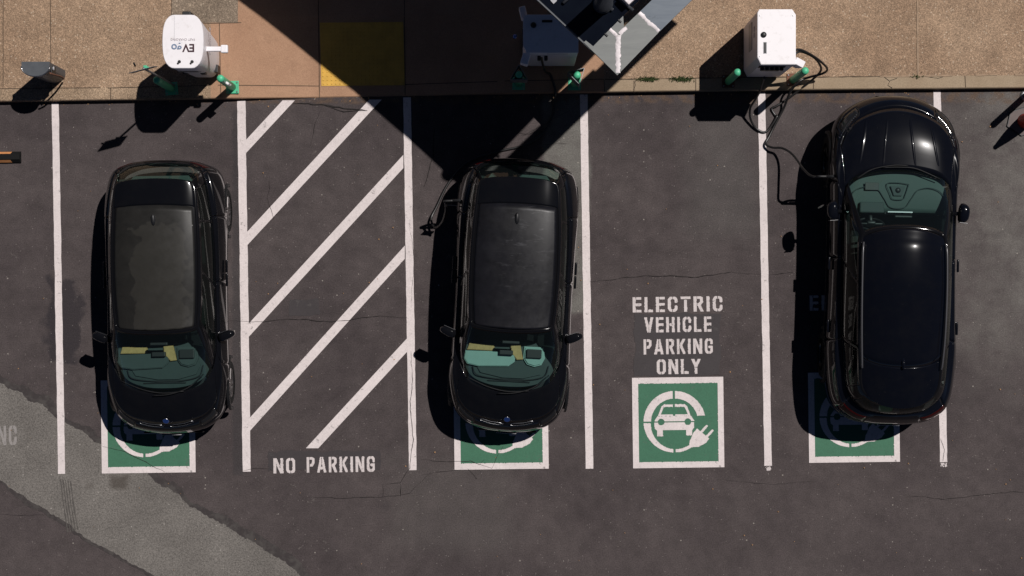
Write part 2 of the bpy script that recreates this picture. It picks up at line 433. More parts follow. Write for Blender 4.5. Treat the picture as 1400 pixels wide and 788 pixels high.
kp = [(-8000, 230), (0, 140), (340, 135.5), (690, 129), (1000, 125), (1400, 121.5), (9400, 60)]
def kerb_y(px):                        # kerb face line in plan pixels
    for (a, b), (c, d) in zip(kp, kp[1:]):
        if px <= c: return b+(d-b)*(px-a)/(c-a)
    return kp[-1][1]
def sm(a, b, x):
    t = max(0, min(1, (x-a)/(b-a))); return t
def side_z(px, py):                    # the kerb ramp dips in front of the tactile pad
    rx = min(sm(300, 436, px), 1-sm(554, 690, px))
    ry = sm(24, 112, py)
    return KERB-.118*rx*ry
def side_grid(name, xs, ys, matf, mats, skip=None):
    bm = bmesh.new(); V = {}
    def vert(i, j):
        if (i, j) not in V:
            px, py = xs[i], ys[j]
            if py is None: py = kerb_y(px)-17
            if py == 'k': py = kerb_y(px)
            g = G(px, py); V[i, j] = bm.verts.new((g.x, g.y, side_z(px, py)))
        return V[i, j]
    for i in range(len(xs)-1):
        for j in range(len(ys)-1):
            px = (xs[i]+xs[i+1])/2
            pa = ys[j] if isinstance(ys[j], (int, float)) else kerb_y(px)-17
            pb = ys[j+1] if isinstance(ys[j+1], (int, float)) else kerb_y(px)-17
            mi = matf(px, (pa+pb)/2)
            if mi is None: continue
            f = bm.faces.new((vert(i, j), vert(i+1, j), vert(i+1, j+1), vert(i, j+1))); f.material_index = mi
    for f in bm.faces:
        f.normal_update()
        if f.normal.z < 0: f.normal_flip()
    return from_bm(name, bm, mats, recalc=False)
xs = [-8000, -1200, 0, 100, 237, 290, 300]+[300+i*13.6 for i in range(1, 10)]+[436+i*14.75 for i in range(0, 8)]+[554+i*13.6 for i in range(0, 10)]+[690, 760, 825, 1000, 1400, 2600, 9400]
xs = sorted(set(round(x, 3) for x in xs)); ys = [-8000, -900, -200, 24, 33, 45, 60, 75, 90, 100, None]
def smat(px, py):
    if px > 825 or px < 290: return 1 if (237 < px < 330 and py < 33) else 0
    if px < 332 and py < 33: return 1
    return 2
struct(side_grid('pavement', xs, ys, smat, ['agg', 'agg2', 'tan']))
# kerb: top strip and face
bm = bmesh.new(); prev = None
kxs = sorted(set(xs+[60*i for i in range(24)]))
for px in kxs:
    ky = kerb_y(px); zt = side_z(px, ky)
    wob = .0
    col = [G(px, ky-17, side_z(px, ky-17)), G(px, ky-1.2, zt), G(px, ky, zt-.012), G(px, ky+.6, -.03)]
    vs = [bm.verts.new(p) for p in col]
    if prev:
        for a in range(3):
            f = bm.faces.new((prev[a], prev[a+1], vs[a+1], vs[a]))
            f.material_index = 1 if (290 < px <= 825) else (2 if px > 825 else 0)
    prev = vs
for f in bm.faces:
    f.normal_update()
    if f.normal.z < 0: f.normal_flip()
M['kerbr'] = concrete_mat('pale_kerb_concrete', (.27, .20, .132), (.34, .262, .18))
struct(from_bm('kerb', bm, ['kerbc', 'tan', 'kerbr'], recalc=False))

def ribbon_polys(pts, w, jit=0, z=None, zf=None):
    out = []
    L = [G(*p) for p in pts]
    fine = []
    for a, b in zip(L, L[1:]):
        n = max(1, int((b-a).length/.06)) if jit else max(1, int((b-a).length/.4))
        for i in range(n): fine.append(a.lerp(b, i/n))
    fine.append(L[-1])
    if jit:
        sd = random.random()*50
        fine = [p+Vector((noise.noise(Vector((p.x*5+sd, p.y*5, 0)))*jit+random.uniform(-1, 1)*jit*.35,
                          noise.noise(Vector((p.x*5, p.y*5+sd, 9)))*jit+random.uniform(-1, 1)*jit*.35, 0)) for p in fine]
    return fine
def ribbon(bm, pts, w, jit=0, zf=lambda p: .016, taper=False):
    fine = ribbon_polys(pts, w, jit)
    rows = []
    for i, p in enumerate(fine):
        d = fine[min(i+1, len(fine)-1)]-fine[max(i-1, 0)]; d.z = 0
        nrm = Vector((-d.y, d.x, 0)).normalized()
        ww = w
        if jit: ww = w*random.uniform(.45, 1.5)
        if taper: ww *= max(.15, math.sin(PI*(.08+.84*i/len(fine))))
        z = zf(p)
        rows.append((bm.verts.new((p.x-nrm.x*ww/2, p.y-nrm.y*ww/2, z)), bm.verts.new((p.x+nrm.x*ww/2, p.y+nrm.y*ww/2, z))))
    for a, b in zip(rows, rows[1:]):
        f = bm.faces.new((a[0], a[1], b[1], b[0])); f.normal_update()
        if f.normal.z < 0: f.normal_flip()
def zside(p): return side_z(p.x*S+700, 394-p.y*S)+.004
bm = bmesh.new()
for pts in ([(71, -300), (73, 122)], [(237, -300), (237, 33), (291, 34)], [(0, 123), (140, 121.5)], [(150, 122), (290, 118.5)], [(291, 34), (332, 33)],
            [(300, 118), (436, 118)], [(436, -200), (437, 134)], [(553, -200), (554, 131)], [(554, 116), (680, 113)], [(690, 112.5), (825, 110)], [(825, 110), (826, 127)],
            [(74, 123), (75, 139)], [(154, 122), (154, 138)], [(866, 112), (866, 126.5)], [(950, 109), (950, 125)],
            [(302, 34), (304, 134)], [(1316, 105), (1317, 121)], [(8, -300), (8, 120)], [(1110, 107), (1110, 123)]):
    ribbon(bm, pts, .011, 0, zside)
for pts in ([(826, 110.5), (1000, 108)], [(1000, 108), (1240, 106)]):
    ribbon(bm, pts, .012, .006, zside)
struct(from_bm('pavement_joints', bm, 'joint', recalc=False))
bm = bmesh.new()
for pts in ([(1249, -300), (1252, 105)], [(1200, 106.5), (1299, 105)], [(1330, 104.6), (1360, 104.2)], [(1384, 104), (1460, 103.6)]):
    ribbon(bm, pts, .022, .003, lambda p: KERB+.008)
struct(from_bm('pavement_filler', bm, 'joint_l', recalc=False))

# tactile pad
pc = [G(438.5, 33), G(552, 32), G(553.5, 117), G(439.5, 118)]
def pz(p): return side_z(p[0]*S+700, 394-p[1]*S)
bm = bmesh.new()
NXp, NYp = 20, 16
gridv = {}
for i in range(NXp+1):
    for j in range(NYp+1):
        u, v = i/NXp, j/NYp
        p = pc[0].lerp(pc[1], u).lerp(pc[3].lerp(pc[2], u), v)
        gridv[i, j] = bm.verts.new((p.x, p.y, pz(p)+.008))
for i in range(NXp):
    for j in range(NYp):
        bm.faces.new((gridv[i, j], gridv[i, j+1], gridv[i+1, j+1], gridv[i+1, j]))
for i in range(NXp):
    for j in range(NYp):
        u, v = (i+.5)/NXp, (j+.5)/NYp
        p = pc[0].lerp(pc[1], u).lerp(pc[3].lerp(pc[2], u), v); z = pz(p)+.0082
        lo = [bm.verts.new((p.x+.013*math.cos(a*PI/4), p.y+.013*math.sin(a*PI/4), z)) for a in range(8)]
        hi = [bm.verts.new((p.x+.008*math.cos(a*PI/4), p.y+.008*math.sin(a*PI/4), z+.007)) for a in range(8)]
        for a in range(8): bm.faces.new((lo[a], lo[(a+1) % 8], hi[(a+1) % 8], hi[a]))
        bm.faces.new(hi)
for f in bm.faces:
    f.normal_update()
    if f.normal.z < 0: f.normal_flip()
struct(from_bm('tactile_paving', bm, 'yellow', recalc=False), 'yellow tactile paving pad with raised domes on the kerb ramp')

# worn asphalt band with sealer edges
def jag(pts, amp, step=.02, sd=0):
    L = [G(*p) for p in pts]; out = []
    for a, b in zip(L, L[1:]):
        n = max(1, int((b-a).length/step))
        for i in range(n): out.append(a.lerp(b, i/n))
    out.append(L[-1])
    return [Vector((p.x+amp*noise.noise(Vector((p.x*4, p.y*4, sd)))+amp*.5*noise.noise(Vector((p.x*15, p.y*15, sd)))+amp*.45*noise.noise(Vector((p.x*50, p.y*50, sd))),
                    p.y+amp*noise.noise(Vector((p.x*4+30, p.y*4, sd)))+amp*.5*noise.noise(Vector((p.x*15+9, p.y*15, sd)))+amp*.45*noise.noise(Vector((p.x*50+9, p.y*50, sd))), 0)) for p in out]
up = [(-500, 260), (-60, 492), (0, 523), (59, 556), (78, 570), (137, 605), (203, 648), (254, 687), (313, 722), (400, 777), (470, 830), (900, 1150)]
lo = [(-500, 420), (-60, 622), (0, 658), (39, 685), (90, 715), (106, 730), (156, 758), (211, 788), (290, 840), (700, 1150)]
def strip(bm, A, B, z):
    A = jagres(A); B = jagres(B)
    va = [bm.verts.new((p.x, p.y, z)) for p in A]; vb = [bm.verts.new((p.x, p.y, z)) for p in B]
    for i in range(len(va)-1):
        f = bm.faces.new((va[i], va[i+1], vb[i+1], vb[i])); f.normal_update()
        if f.normal.z < 0: f.normal_flip()
def jagres(P, n=1100):
    d = [0]
    for a, b in zip(P, P[1:]): d.append(d[-1]+(b-a).length)
    out = []; k = 0
    for i in range(n+1):
        s = d[-1]*i/n
        while k < len(d)-2 and d[k+1] < s: k += 1
        out.append(P[k].lerp(P[k+1], (s-d[k])/max(1e-9, d[k+1]-d[k])))
    return out
upj = jag(up, .05, sd=1); loj = jag(lo, .035, sd=2)
bm = bmesh.new(); strip(bm, upj, loj, .004)
struct(from_bm('worn_asphalt', bm, 'worn', recalc=False))
def shift(P, dx, dy, amp, sd):
    return [Vector((p.x+dx+amp*noise.noise(Vector((p.x*2, p.y*2, sd))), p.y+dy+amp*noise.noise(Vector((p.x*2+5, p.y*2, sd))), 0)) for p in P]
bm = bmesh.new()
strip(bm, shift(upj, .07, .09, .09, 5), shift(upj, -.004, -.004, 0, 5), .005)
strip(bm, shift(loj, .004, .004, 0, 3), shift(loj, -.03, -.045, .05, 7), .005)
# tyre scuff marks
struct(from_bm('sealer_edges', bm, 'seal', recalc=False))
bm = bmesh.new()
for k in range(5):
    o = k*3.4
    ribbon(bm, [(83+o, 655+o*.2), (87+o, 690), (93+o, 728-o*.3)], .018, .004, lambda p: .008)
struct(from_bm('tyre_mark', bm, 'skid', recalc=False))

# painted markings
def quad(pts): return [G(*p) for p in pts]
def line_mark(a, b, w, z=.008, mat='white_paint', name='parking_line'):
    A, B = G(*a), G(*b); n = int((B-A).length/.08); bm = bmesh.new(); rows = []
    d = (B-A).normalized(); nr = Vector((-d.y, d.x, 0))
    sd = random.random()*99
    for i in range(n+1):
        p = A.lerp(B, i/n); e = .005
        l = w/2+e*noise.noise(Vector((i*.35, sd, 0)))+.002*random.uniform(-1, 1); r = w/2+e*noise.noise(Vector((i*.35, sd, 7)))+.002*random.uniform(-1, 1)
        rows.append((bm.verts.new((p.x-nr.x*l, p.y-nr.y*l, z)), bm.verts.new((p.x+nr.x*r, p.y+nr.y*r, z))))
    for u, v in zip(rows, rows[1:]):
        f = bm.faces.new((u[0], u[1], v[1], v[0])); f.normal_update()
        if f.normal.z < 0: f.normal_flip()
    return from_bm(name, bm, mat, recalc=False)
lines = [((75.5, 141), (84.5, 648), 9.6), ((330, 138), (337.5, 645), 11.2), ((556.5, 133.5), (564.5, 643), 10.6),
         ((798, 129.5), (806, 641), 10.4), ((1041, 127), (1050, 637), 10.2), ((1281, 124.5), (1290, 632), 10)]
for k, (a, b, w) in enumerate(lines):
    struct(line_mark(a, b, w/S))
    if k >= 4:      # chipped blob where the stripe was started
        bm = bmesh.new()
        for q in range(26):
            x, y = b[0]+random.uniform(-4, 4), b[1]+random.uniform(1.5, 6)
            r = random.uniform(.5, 1.3)
            f = bm.faces.new([bm.verts.new(G(x+r*math.cos(t_), y+r*math.sin(t_), .008+q*.0001)) for t_ in (0, 1.2, 2.4, 3.7, 5)])
            f.normal_update()
            if f.normal.z < 0: f.normal_flip()
        struct(from_bm('parking_line_end', bm, 'text_paint', recalc=False))
def hatch(x0, y0, x1, y1, v=8.2, top=None, bot=None):
    s = (y1-y0)/(x1-x0)
    p = [(x0, y0-v), (x0, y0+v)]
    if bot is not None: p = [(x0+(bot-y0+v)/s*1., bot), (x0+(bot-y0-v)/s, bot)]; p = [(x0+(bot-(y0-v))/s, bot), (x0+(bot-(y0+v))/s, bot)]
    if top is None: p += [(x1, y1+v), (x1, y1-v)]
    else: p += [(x0+(top-(y0+v))/s, top), (x0+(top-(y0-v))/s, top)]
    struct(sheet('hatch_line', [quad(p)], .0075, 'white_paint'))
hatch(336, 201, 399, 133, 9, top=137.5)
hatch(337.5, 327, 512, 138, 9.2, top=136.5)
hatch(339, 453, 551.5, 221, 9)
hatch(342, 580, 553.5, 345, 9)
hatch(424, 616, 556.5, 472, 9.2, bot=613)

# raster marking: rows of merged runs, so no overlapping faces and slightly rough edges
def raster(name, inside, w, h, mat, z, cell=.006, origin=(0, 0), rot=0, rough=.004):
    bm = bmesh.new(); nx, ny = int(w/cell), int(h/cell)
    ox, oy = origin; ca, sa = math.cos(rot), math.sin(rot)
    def P(x, y): return (ox+x*ca-y*sa, oy+x*sa+y*ca, z)
    for j in range(ny):
        y = (j+.5)*cell; i = 0
        while i < nx:
            def ins(i):
                x = (i+.5)*cell
                e = rough*noise.noise(Vector((x*40+ox*7, y*40, z*100))); f_ = rough*noise.noise(Vector((x*40, y*40+oy*7, 50)))
                return inside((x+e)/w, (y+f_)/h)
            if ins(i):
                s = i
                while i < nx and ins(i): i += 1
                bm.faces.new([bm.verts.new(P(*q)) for q in ((s*cell, j*cell), (i*cell, j*cell), (i*cell, (j+1)*cell), (s*cell, (j+1)*cell))])
            i += 1
    return from_bm(name, bm, mat, recalc=False)
def segd(x, y, a, b):
    dx, dy = b[0]-a[0], b[1]-a[1]; L = dx*dx+dy*dy
    t = max(0, min(1, ((x-a[0])*dx+(y-a[1])*dy)/L)) if L else 0
    return math.hypot(x-a[0]-t*dx, y-a[1]-t*dy)
w_ = .56; t_ = .175; h2 = t_/2; g_ = .035
oct_ = [(h2, .22), (h2, .78), (h2+.05, .88), (.20, 1-h2), (w_-.20, 1-h2), (w_-h2-.05, .88), (w_-h2, .78), (w_-h2, .22), (w_-h2-.05, .12), (w_-.20, h2), (.20, h2), (h2+.05, .12)]
GL = {   # width, strokes, stencil gaps (x0,y0,x1,y1)
 'E': (.50, [[(h2, 0), (h2, 1)], [(h2, 1-h2), (.6, 1-h2)], [(h2, .5), (.44, .5)], [(h2, h2), (.6, h2)]], [(t_, .6, t_+g_, 1.1), (t_, -.1, t_+g_, .4)]),
 'L': (.48, [[(h2, 0), (h2, 1)], [(h2, h2), (.6, h2)]], [(t_, -.1, t_+g_, .3)]),
 'C': (.56, [[(w_-h2, .66), (w_-h2, .78), (w_-h2-.05, .88), (w_-.2, 1-h2), (.2, 1-h2), (h2+.05, .88), (h2, .78), (h2, .22), (h2+.05, .12), (.2, h2), (w_-.2, h2), (w_-h2-.05, .12), (w_-h2, .22), (w_-h2, .34)]], [(.26, .7, .26+g_, 1.1), (.26, -.1, .26+g_, .3)]),
 'G': (.56, [[(w_-h2, .68), (w_-h2, .78), (w_-h2-.05, .88), (w_-.2, 1-h2), (.2, 1-h2), (h2+.05, .88), (h2, .78), (h2, .22), (h2+.05, .12), (.2, h2), (w_-.2, h2), (w_-h2-.05, .12), (w_-h2, .22), (w_-h2, .42)], [(.32, .44), (w_-h2, .44)]], [(.26, .7, .26+g_, 1.1), (.26, -.1, .26+g_, .3)]),
 'T': (.56, [[(-.1, 1-h2), (.7, 1-h2)], [(.28, 0), (.28, 1)]], [(.1, 1-t_-g_, .46, 1-t_)]),
 'R': (.56, [[(h2, 0), (h2, 1)], [(h2, 1-h2), (.34, 1-h2), (w_-h2-.02, .86), (w_-h2-.02, .62), (.34, .47), (h2, .47)], [(.30, .46), (w_-.04, -.08)]], [(t_, .3, t_+g_, 1.1)]),
 'P': (.54, [[(h2, 0), (h2, 1)], [(h2, 1-h2), (.34, 1-h2), (w_-h2-.02, .86), (w_-h2-.02, .62), (.34, .47), (h2, .47)]], [(t_, .3, t_+g_, 1.1)]),
 'I': (.19, [[(h2+.01, -.1), (h2+.01, 1.1)]], []),
 'V': (.58, [[(.06, 1.1), (.29, -.04)], [(.52, 1.1), (.29, -.04)]], [(.29-g_/2, -.1, .29+g_/2, .4)]),
 'H': (.54, [[(h2, -.1), (h2, 1.1)], [(.54-h2, -.1), (.54-h2, 1.1)], [(h2, .5), (.5-h2, .5)]], [(t_, .3, t_+g_, .7)]),
 'A': (.62, [[(.06, -.1), (.31, 1.04)], [(.56, -.1), (.31, 1.04)], [(.2, .28), (.42, .28)]], [(.31-g_/2, .55, .31+g_/2, 1.1)]),
 'K': (.56, [[(h2, -.1), (h2, 1.1)], [(t_, .46), (.56, 1.1)], [(.26, .56), (.56, -.12)]], [(t_, -.1, t_+g_, 1.1)]),
 'N': (.60, [[(h2, -.1), (h2, 1.1)], [(.6-h2, -.1), (.6-h2, 1.1)], [(h2, 1.02), (.6-h2, -.02)]], [(t_, -.1, t_+g_*.8, .62), (.6-t_-g_*.8, .38, .6-t_, 1.1)]),
 'O': (.56, [oct_+[oct_[0]]], [(.26, .7, .26+g_, 1.1), (.26, -.1, .26+g_, .3)]),
 'Y': (.58, [[(.04, 1.1), (.29, .48)], [(.54, 1.1), (.29, .48)], [(.29, .5), (.29, -.1)]], [(.15, .42, .45, .42+g_)]),
}
def words(name, text, x0, x1, y0, y1, mat='text_paint', z=.008, rot=.0145):
    # plan pixels: x0..x1, y0 top, y1 bottom
    hgt = (y1-y0); tot = (x1-x0)
    gap = .17; wsum = sum(GL[c][0] if c != ' ' else .32 for c in text)+gap*(len(text)-1)
    sx = tot/wsum           # px per unit horizontally
    W, Hh = tot/S, hgt/S
    def inside(u, v):
        if not (0 <= u <= 1 and 0 <= v <= 1): return False
        X = u*wsum
        for c in text:
            cw = GL[c][0] if c != ' ' else .32
            if X < 0: return False
            if X <= cw:
                if c == ' ': return False
                for (a, b, c_, d) in GL[c][2]:
                    if a <= X <= c_ and b <= v <= d: return False
                asp = 1
                for st in GL[c][1]:
                    for a, b in zip(st, st[1:]):
                        if segd(X, v, a, b) < h2: return True
                return False
            X -= cw+gap
        return False
    o = G(x0, y1)
    ob = raster(name, inside, W, Hh, mat, z, .0055, (o.x, o.y), rot, .004)
    return struct(ob)
def tagw(o, l): o['label'] = l
tagw(words('stencil_lettering', 'ELECTRIC', 865, 988, 406.5, 427.5), 'white stencilled word ELECTRIC in the empty bay')
tagw(words('stencil_lettering', 'VEHICLE', 881, 973, 434, 455), 'white stencilled word VEHICLE in the empty bay')
tagw(words('stencil_lettering', 'PARKING', 880, 975, 464, 485), 'white stencilled word PARKING in the empty bay')
tagw(words('stencil_lettering', 'ONLY', 898, 958, 491.5, 512), 'white stencilled word ONLY above the green square')
tagw(words('stencil_lettering', 'NO', 374, 404, 626.5, 647.5), 'white stencilled word NO below the hatching')
tagw(words('stencil_lettering', 'PARKING', 419.5, 513, 625, 646.5), 'white stencilled word PARKING below the hatching')
tagw(words('stencil_lettering', 'ELECTRIC', 1107, 1230, 404, 425), 'white stencilled word ELECTRIC partly hidden under the large car')
tagw(words('stencil_lettering', 'NC', -3, 23.5, 582, 609, 'faint_paint'), 'faded stencilled letters cut by the left edge')
def blk(px0, px1, py0, py1, sd):
    P = jag([(px0, py0), (px1, py0-1), (px1, py1), (px0, py1+1), (px0, py0)], .03, .04, sd)[:-1]
    return [P]
struct(sheet('blackout_patch', blk(867, 984, 430, 513, 3), .004, 'blackout'))
struct(sheet('blackout_patch', blk(366, 520, 617, 642, 4), .004, 'blackout'))
struct(sheet('blackout_patch', blk(396, 436, 410, 430, 4), .004, 'blackout'))

def ev_inside(u, v):
    v = 1-v
    x, y = 78+u*380, 380+v*376
    # border
    if u < .066 or u > 1-.066 or v < .066 or v > 1-.066: return True
    # ring
    dx, dy = x-253, y-566; r = math.hypot(dx, dy); a = math.degrees(math.atan2(-dy, dx)) % 360
    ring = False
    if 8 < a < 180 and 98 < r < 129 and y < 541: ring = True
    if 180 <= a < 270 and (98+14*min(1, (a-180)/80)) < r < 129-3*(a-180)/90: ring = True
    if 270 <= a < 312 and 113 < r < 126: ring = True
    if a >= 150 and a < 181 and 98 < r < 129: ring = True
    if abs(x-251) < 4.5 or (abs(y-566) < 3.5 and x < 160): ring = False
    if ring: return True
    # car
    def inpoly(P):
        c = False; n = len(P)
        for i in range(n):
            (x1, y1), (x2, y2) = P[i], P[(i+1) % n]
            if (y1 > y) != (y2 > y) and x < (x2-x1)*(y-y1)/(y2-y1)+x1: c = not c
        return c
    if inpoly([(184, 540), (200, 500), (210, 492), (296, 492), (305, 500), (320, 540)]) and not (inpoly([(196, 534), (209, 503), (295, 503), (308, 534)])) and abs(x-251) > 4: return True
    if inpoly([(182, 541), (322, 541), (334, 560), (334, 590), (326, 599), (178, 599), (169, 590), (169, 560)]):
        if math.hypot(x-197, y-565) < 14 or math.hypot(x-308, y-565) < 14: return False
        if abs(y-565) < 2.5: return False
        return True
    if 179 < x < 204 and 599 <= y < 625: return True
    if 300 < x < 325 and 599 <= y < 622: return True
    # plug
    if inpoly([(311, 672), (315, 645), (330, 612), (346, 594), (396, 636), (382, 654), (352, 670)]): return True
    if segd(x, y, (366, 606), (386, 584)) < 5 or segd(x, y, (388, 626), (409, 604)) < 5: return True
    return False
sym = None
for k, (x0, x1, yb, cover, lab) in enumerate([(865.5, 990.5, 640.5, 0, 'green square with white car and plug symbol in the empty bay'),
        (139.5, 268, 647.5, 1, 'green charging square in front of the leftmost car'), (621.5, 750.5, 642.5, 1, 'green charging square in front of the middle car'),
        (1106, 1230.5, 633, 1, 'green charging square behind the large car')]):
    w = (x1-x0)/S; o = G(x0, yb); hh = w*.99
    base = raster('charging_square_green', lambda u, v: True, w, hh, 'green_paint', .008, w/12, (0, 0), 0) if False else None
    bm = bmesh.new(); bm.faces.new([bm.verts.new(q) for q in ((.02, .02, .008), (w-.02, .02, .008), (w-.02, hh-.02, .008), (.02, hh-.02, .008))])
    gsq = from_bm('charging_square', bm, 'green_paint', recalc=False); gsq.location = (o.x, o.y, 0); gsq.rotation_euler.z = .013
    struct(gsq, lab)
    if sym is None:
        sym = raster('charging_symbol', ev_inside, w, hh, 'white_paint', .012, .0058, (0, 0), 0, .003); s_ = sym
    else:
        s_ = sym.copy(); COL.objects.link(s_)
    s_.location = (o.x, o.y, 0); s_.rotation_euler.z = .013; s_.scale = (w/(125/S), w/(125/S), 1)
    struct(s_, 'white border and car symbol of the '+lab)

# cracks
bm = bmesh.new()
cr_lines = [([(806, 386), (850, 380), (900, 377), (950, 379), (1000, 372), (1040, 375)], .010), ([(1050, 376), (1085, 372)], .007),
 ([(594, 168), (592, 215), (589, 225), (586, 236), (580, 255)], .016), ([(315, 438), (345, 440), (400, 436), (450, 440), (520, 432), (560, 435)], .009),
 ([(562, 480), (564, 520), (561, 560), (565, 600), (560, 640), (548, 660), (524, 662), (524, 680)], .010),
 ([(420, 680), (470, 681), (524, 680), (560, 674), (590, 645)], .008), ([(548, 660), (548, 678)], .008),
 ([(575, 628), (610, 632), (640, 630), (672, 640), (688, 610)], .008), ([(575, 650), (600, 645), (630, 642)], .006), ([(640, 628), (655, 636), (662, 628)], .006),
 ([(560, 162), (640, 168), (720, 184), (800, 138)], .006), ([(712, 186), (722, 184), (732, 180)], .012), ([(738, 198), (775, 196)], .005),
 ([(400, 141), (440, 143), (470, 148), (500, 151)], .020), ([(440, 148), (430, 170), (425, 200)], .006), ([(370, 240), (366, 270), (374, 300)], .005),
 ([(1238, 680), (1260, 678), (1290, 682), (1340, 677), (1385, 672), (1420, 675)], .008), ([(1286, 600), (1291, 615), (1289, 630)], .007),
 ([(0, 704), (40, 705), (75, 704)], .005), ([(332, 643), (350, 640), (372, 642)], .007), ([(140, 610), (170, 618), (200, 632), (225, 645)], .009),
 ([(560, 300), (566, 360), (562, 420)], .004), ([(590, 434), (602, 430)], .008), ([(640, 640), (652, 655)], .006), ([(980, 655), (1050, 662), (1120, 658)], .004),
 ([(445, 145), (470, 153), (503, 151)], .013), ([(1210, 8), (1213, 2)], .003)]
for pts, w in cr_lines: ribbon(bm, pts, w*.72, .017, taper=True)
struct(from_bm('asphalt_cracks', bm, 'crack', recalc=False))
bm = bmesh.new()
for pts, w in [([(1206, 107), (1214, 112), (1211, 118), (1217, 122)], .007), ([(1214, 112), (1224, 108)], .005), ([(1262, 106), (1280, 109), (1286, 107)], .005), ([(866, 112), (868, 118), (865, 125)], .004)]:
    ribbon(bm, pts, w, .01, lambda p: KERB+.006)
struct(from_bm('kerb_cracks', bm, 'crack', recalc=False))

# weeds and litter : stuff nobody counts
bm = bmesh.new()
def blade(x, y, z):
    a = random.random()*6.28; L = random.uniform(.015, .045); w = random.uniform(.004, .009)
    d = Vector((math.cos(a), math.sin(a), 0)); n = Vector((-d.y, d.x, 0))
    p = Vector((x, y, z)); tip = p+d*L+Vector((0, 0, random.uniform(.008, .035)))
    bm.faces.new([bm.verts.new(p-n*w*.5), bm.verts.new(p+n*w*.5), bm.verts.new(p+d*L*.6+n*w*.5+Vector((0, 0, .02))), bm.verts.new(tip), bm.verts.new(p+d*L*.6-n*w*.5+Vector((0, 0, .02)))])
for (px0, px1, py, n) in ((868, 900, 110, 260), (912, 950, 110, 240), (996, 1012, 109, 60), (1000, 1030, 125.5, 50), (1240, 1262, 106, 25)):
    for i in range(n):
        px = random.triangular(px0, px1); q = G(px, py+random.gauss(0, 1.1)); blade(q.x, q.y, KERB+.004 if py < 120 else .003)
tag(from_bm('weeds', bm, 'weed', recalc=False), 'small green weeds sprouting along the kerb joint', 'weeds', kind='stuff')
M['leaf'] = simple('dry_leaf', (.30, .17, .08), .8, var=.5, vs=3)
bm = bmesh.new()
for i in range(230):
    px = random.uniform(-20, 1420)
    if random.random() < .5: py = kerb_y(px)+abs(random.gauss(2, 3)); z = .004
    else: py = random.uniform(140, 800); z = .013
    q = G(px, py); r = random.uniform(.006, .016); a = random.random()*6
    vs = [bm.verts.new((q.x+r*math.cos(a+t)*(1 if k % 2 else .55), q.y+r*math.sin(a+t)*(1 if k % 2 else .55), z+random.uniform(0, .008))) for k, t in enumerate((0, 1, 2.1, 3.1, 4.2, 5.3))]
    bm.faces.new(vs)
tag(from_bm('leaf_litter', bm, 'leaf', recalc=False), 'scattered dry leaf scraps on the asphalt and kerb', 'leaf litter', kind='stuff')

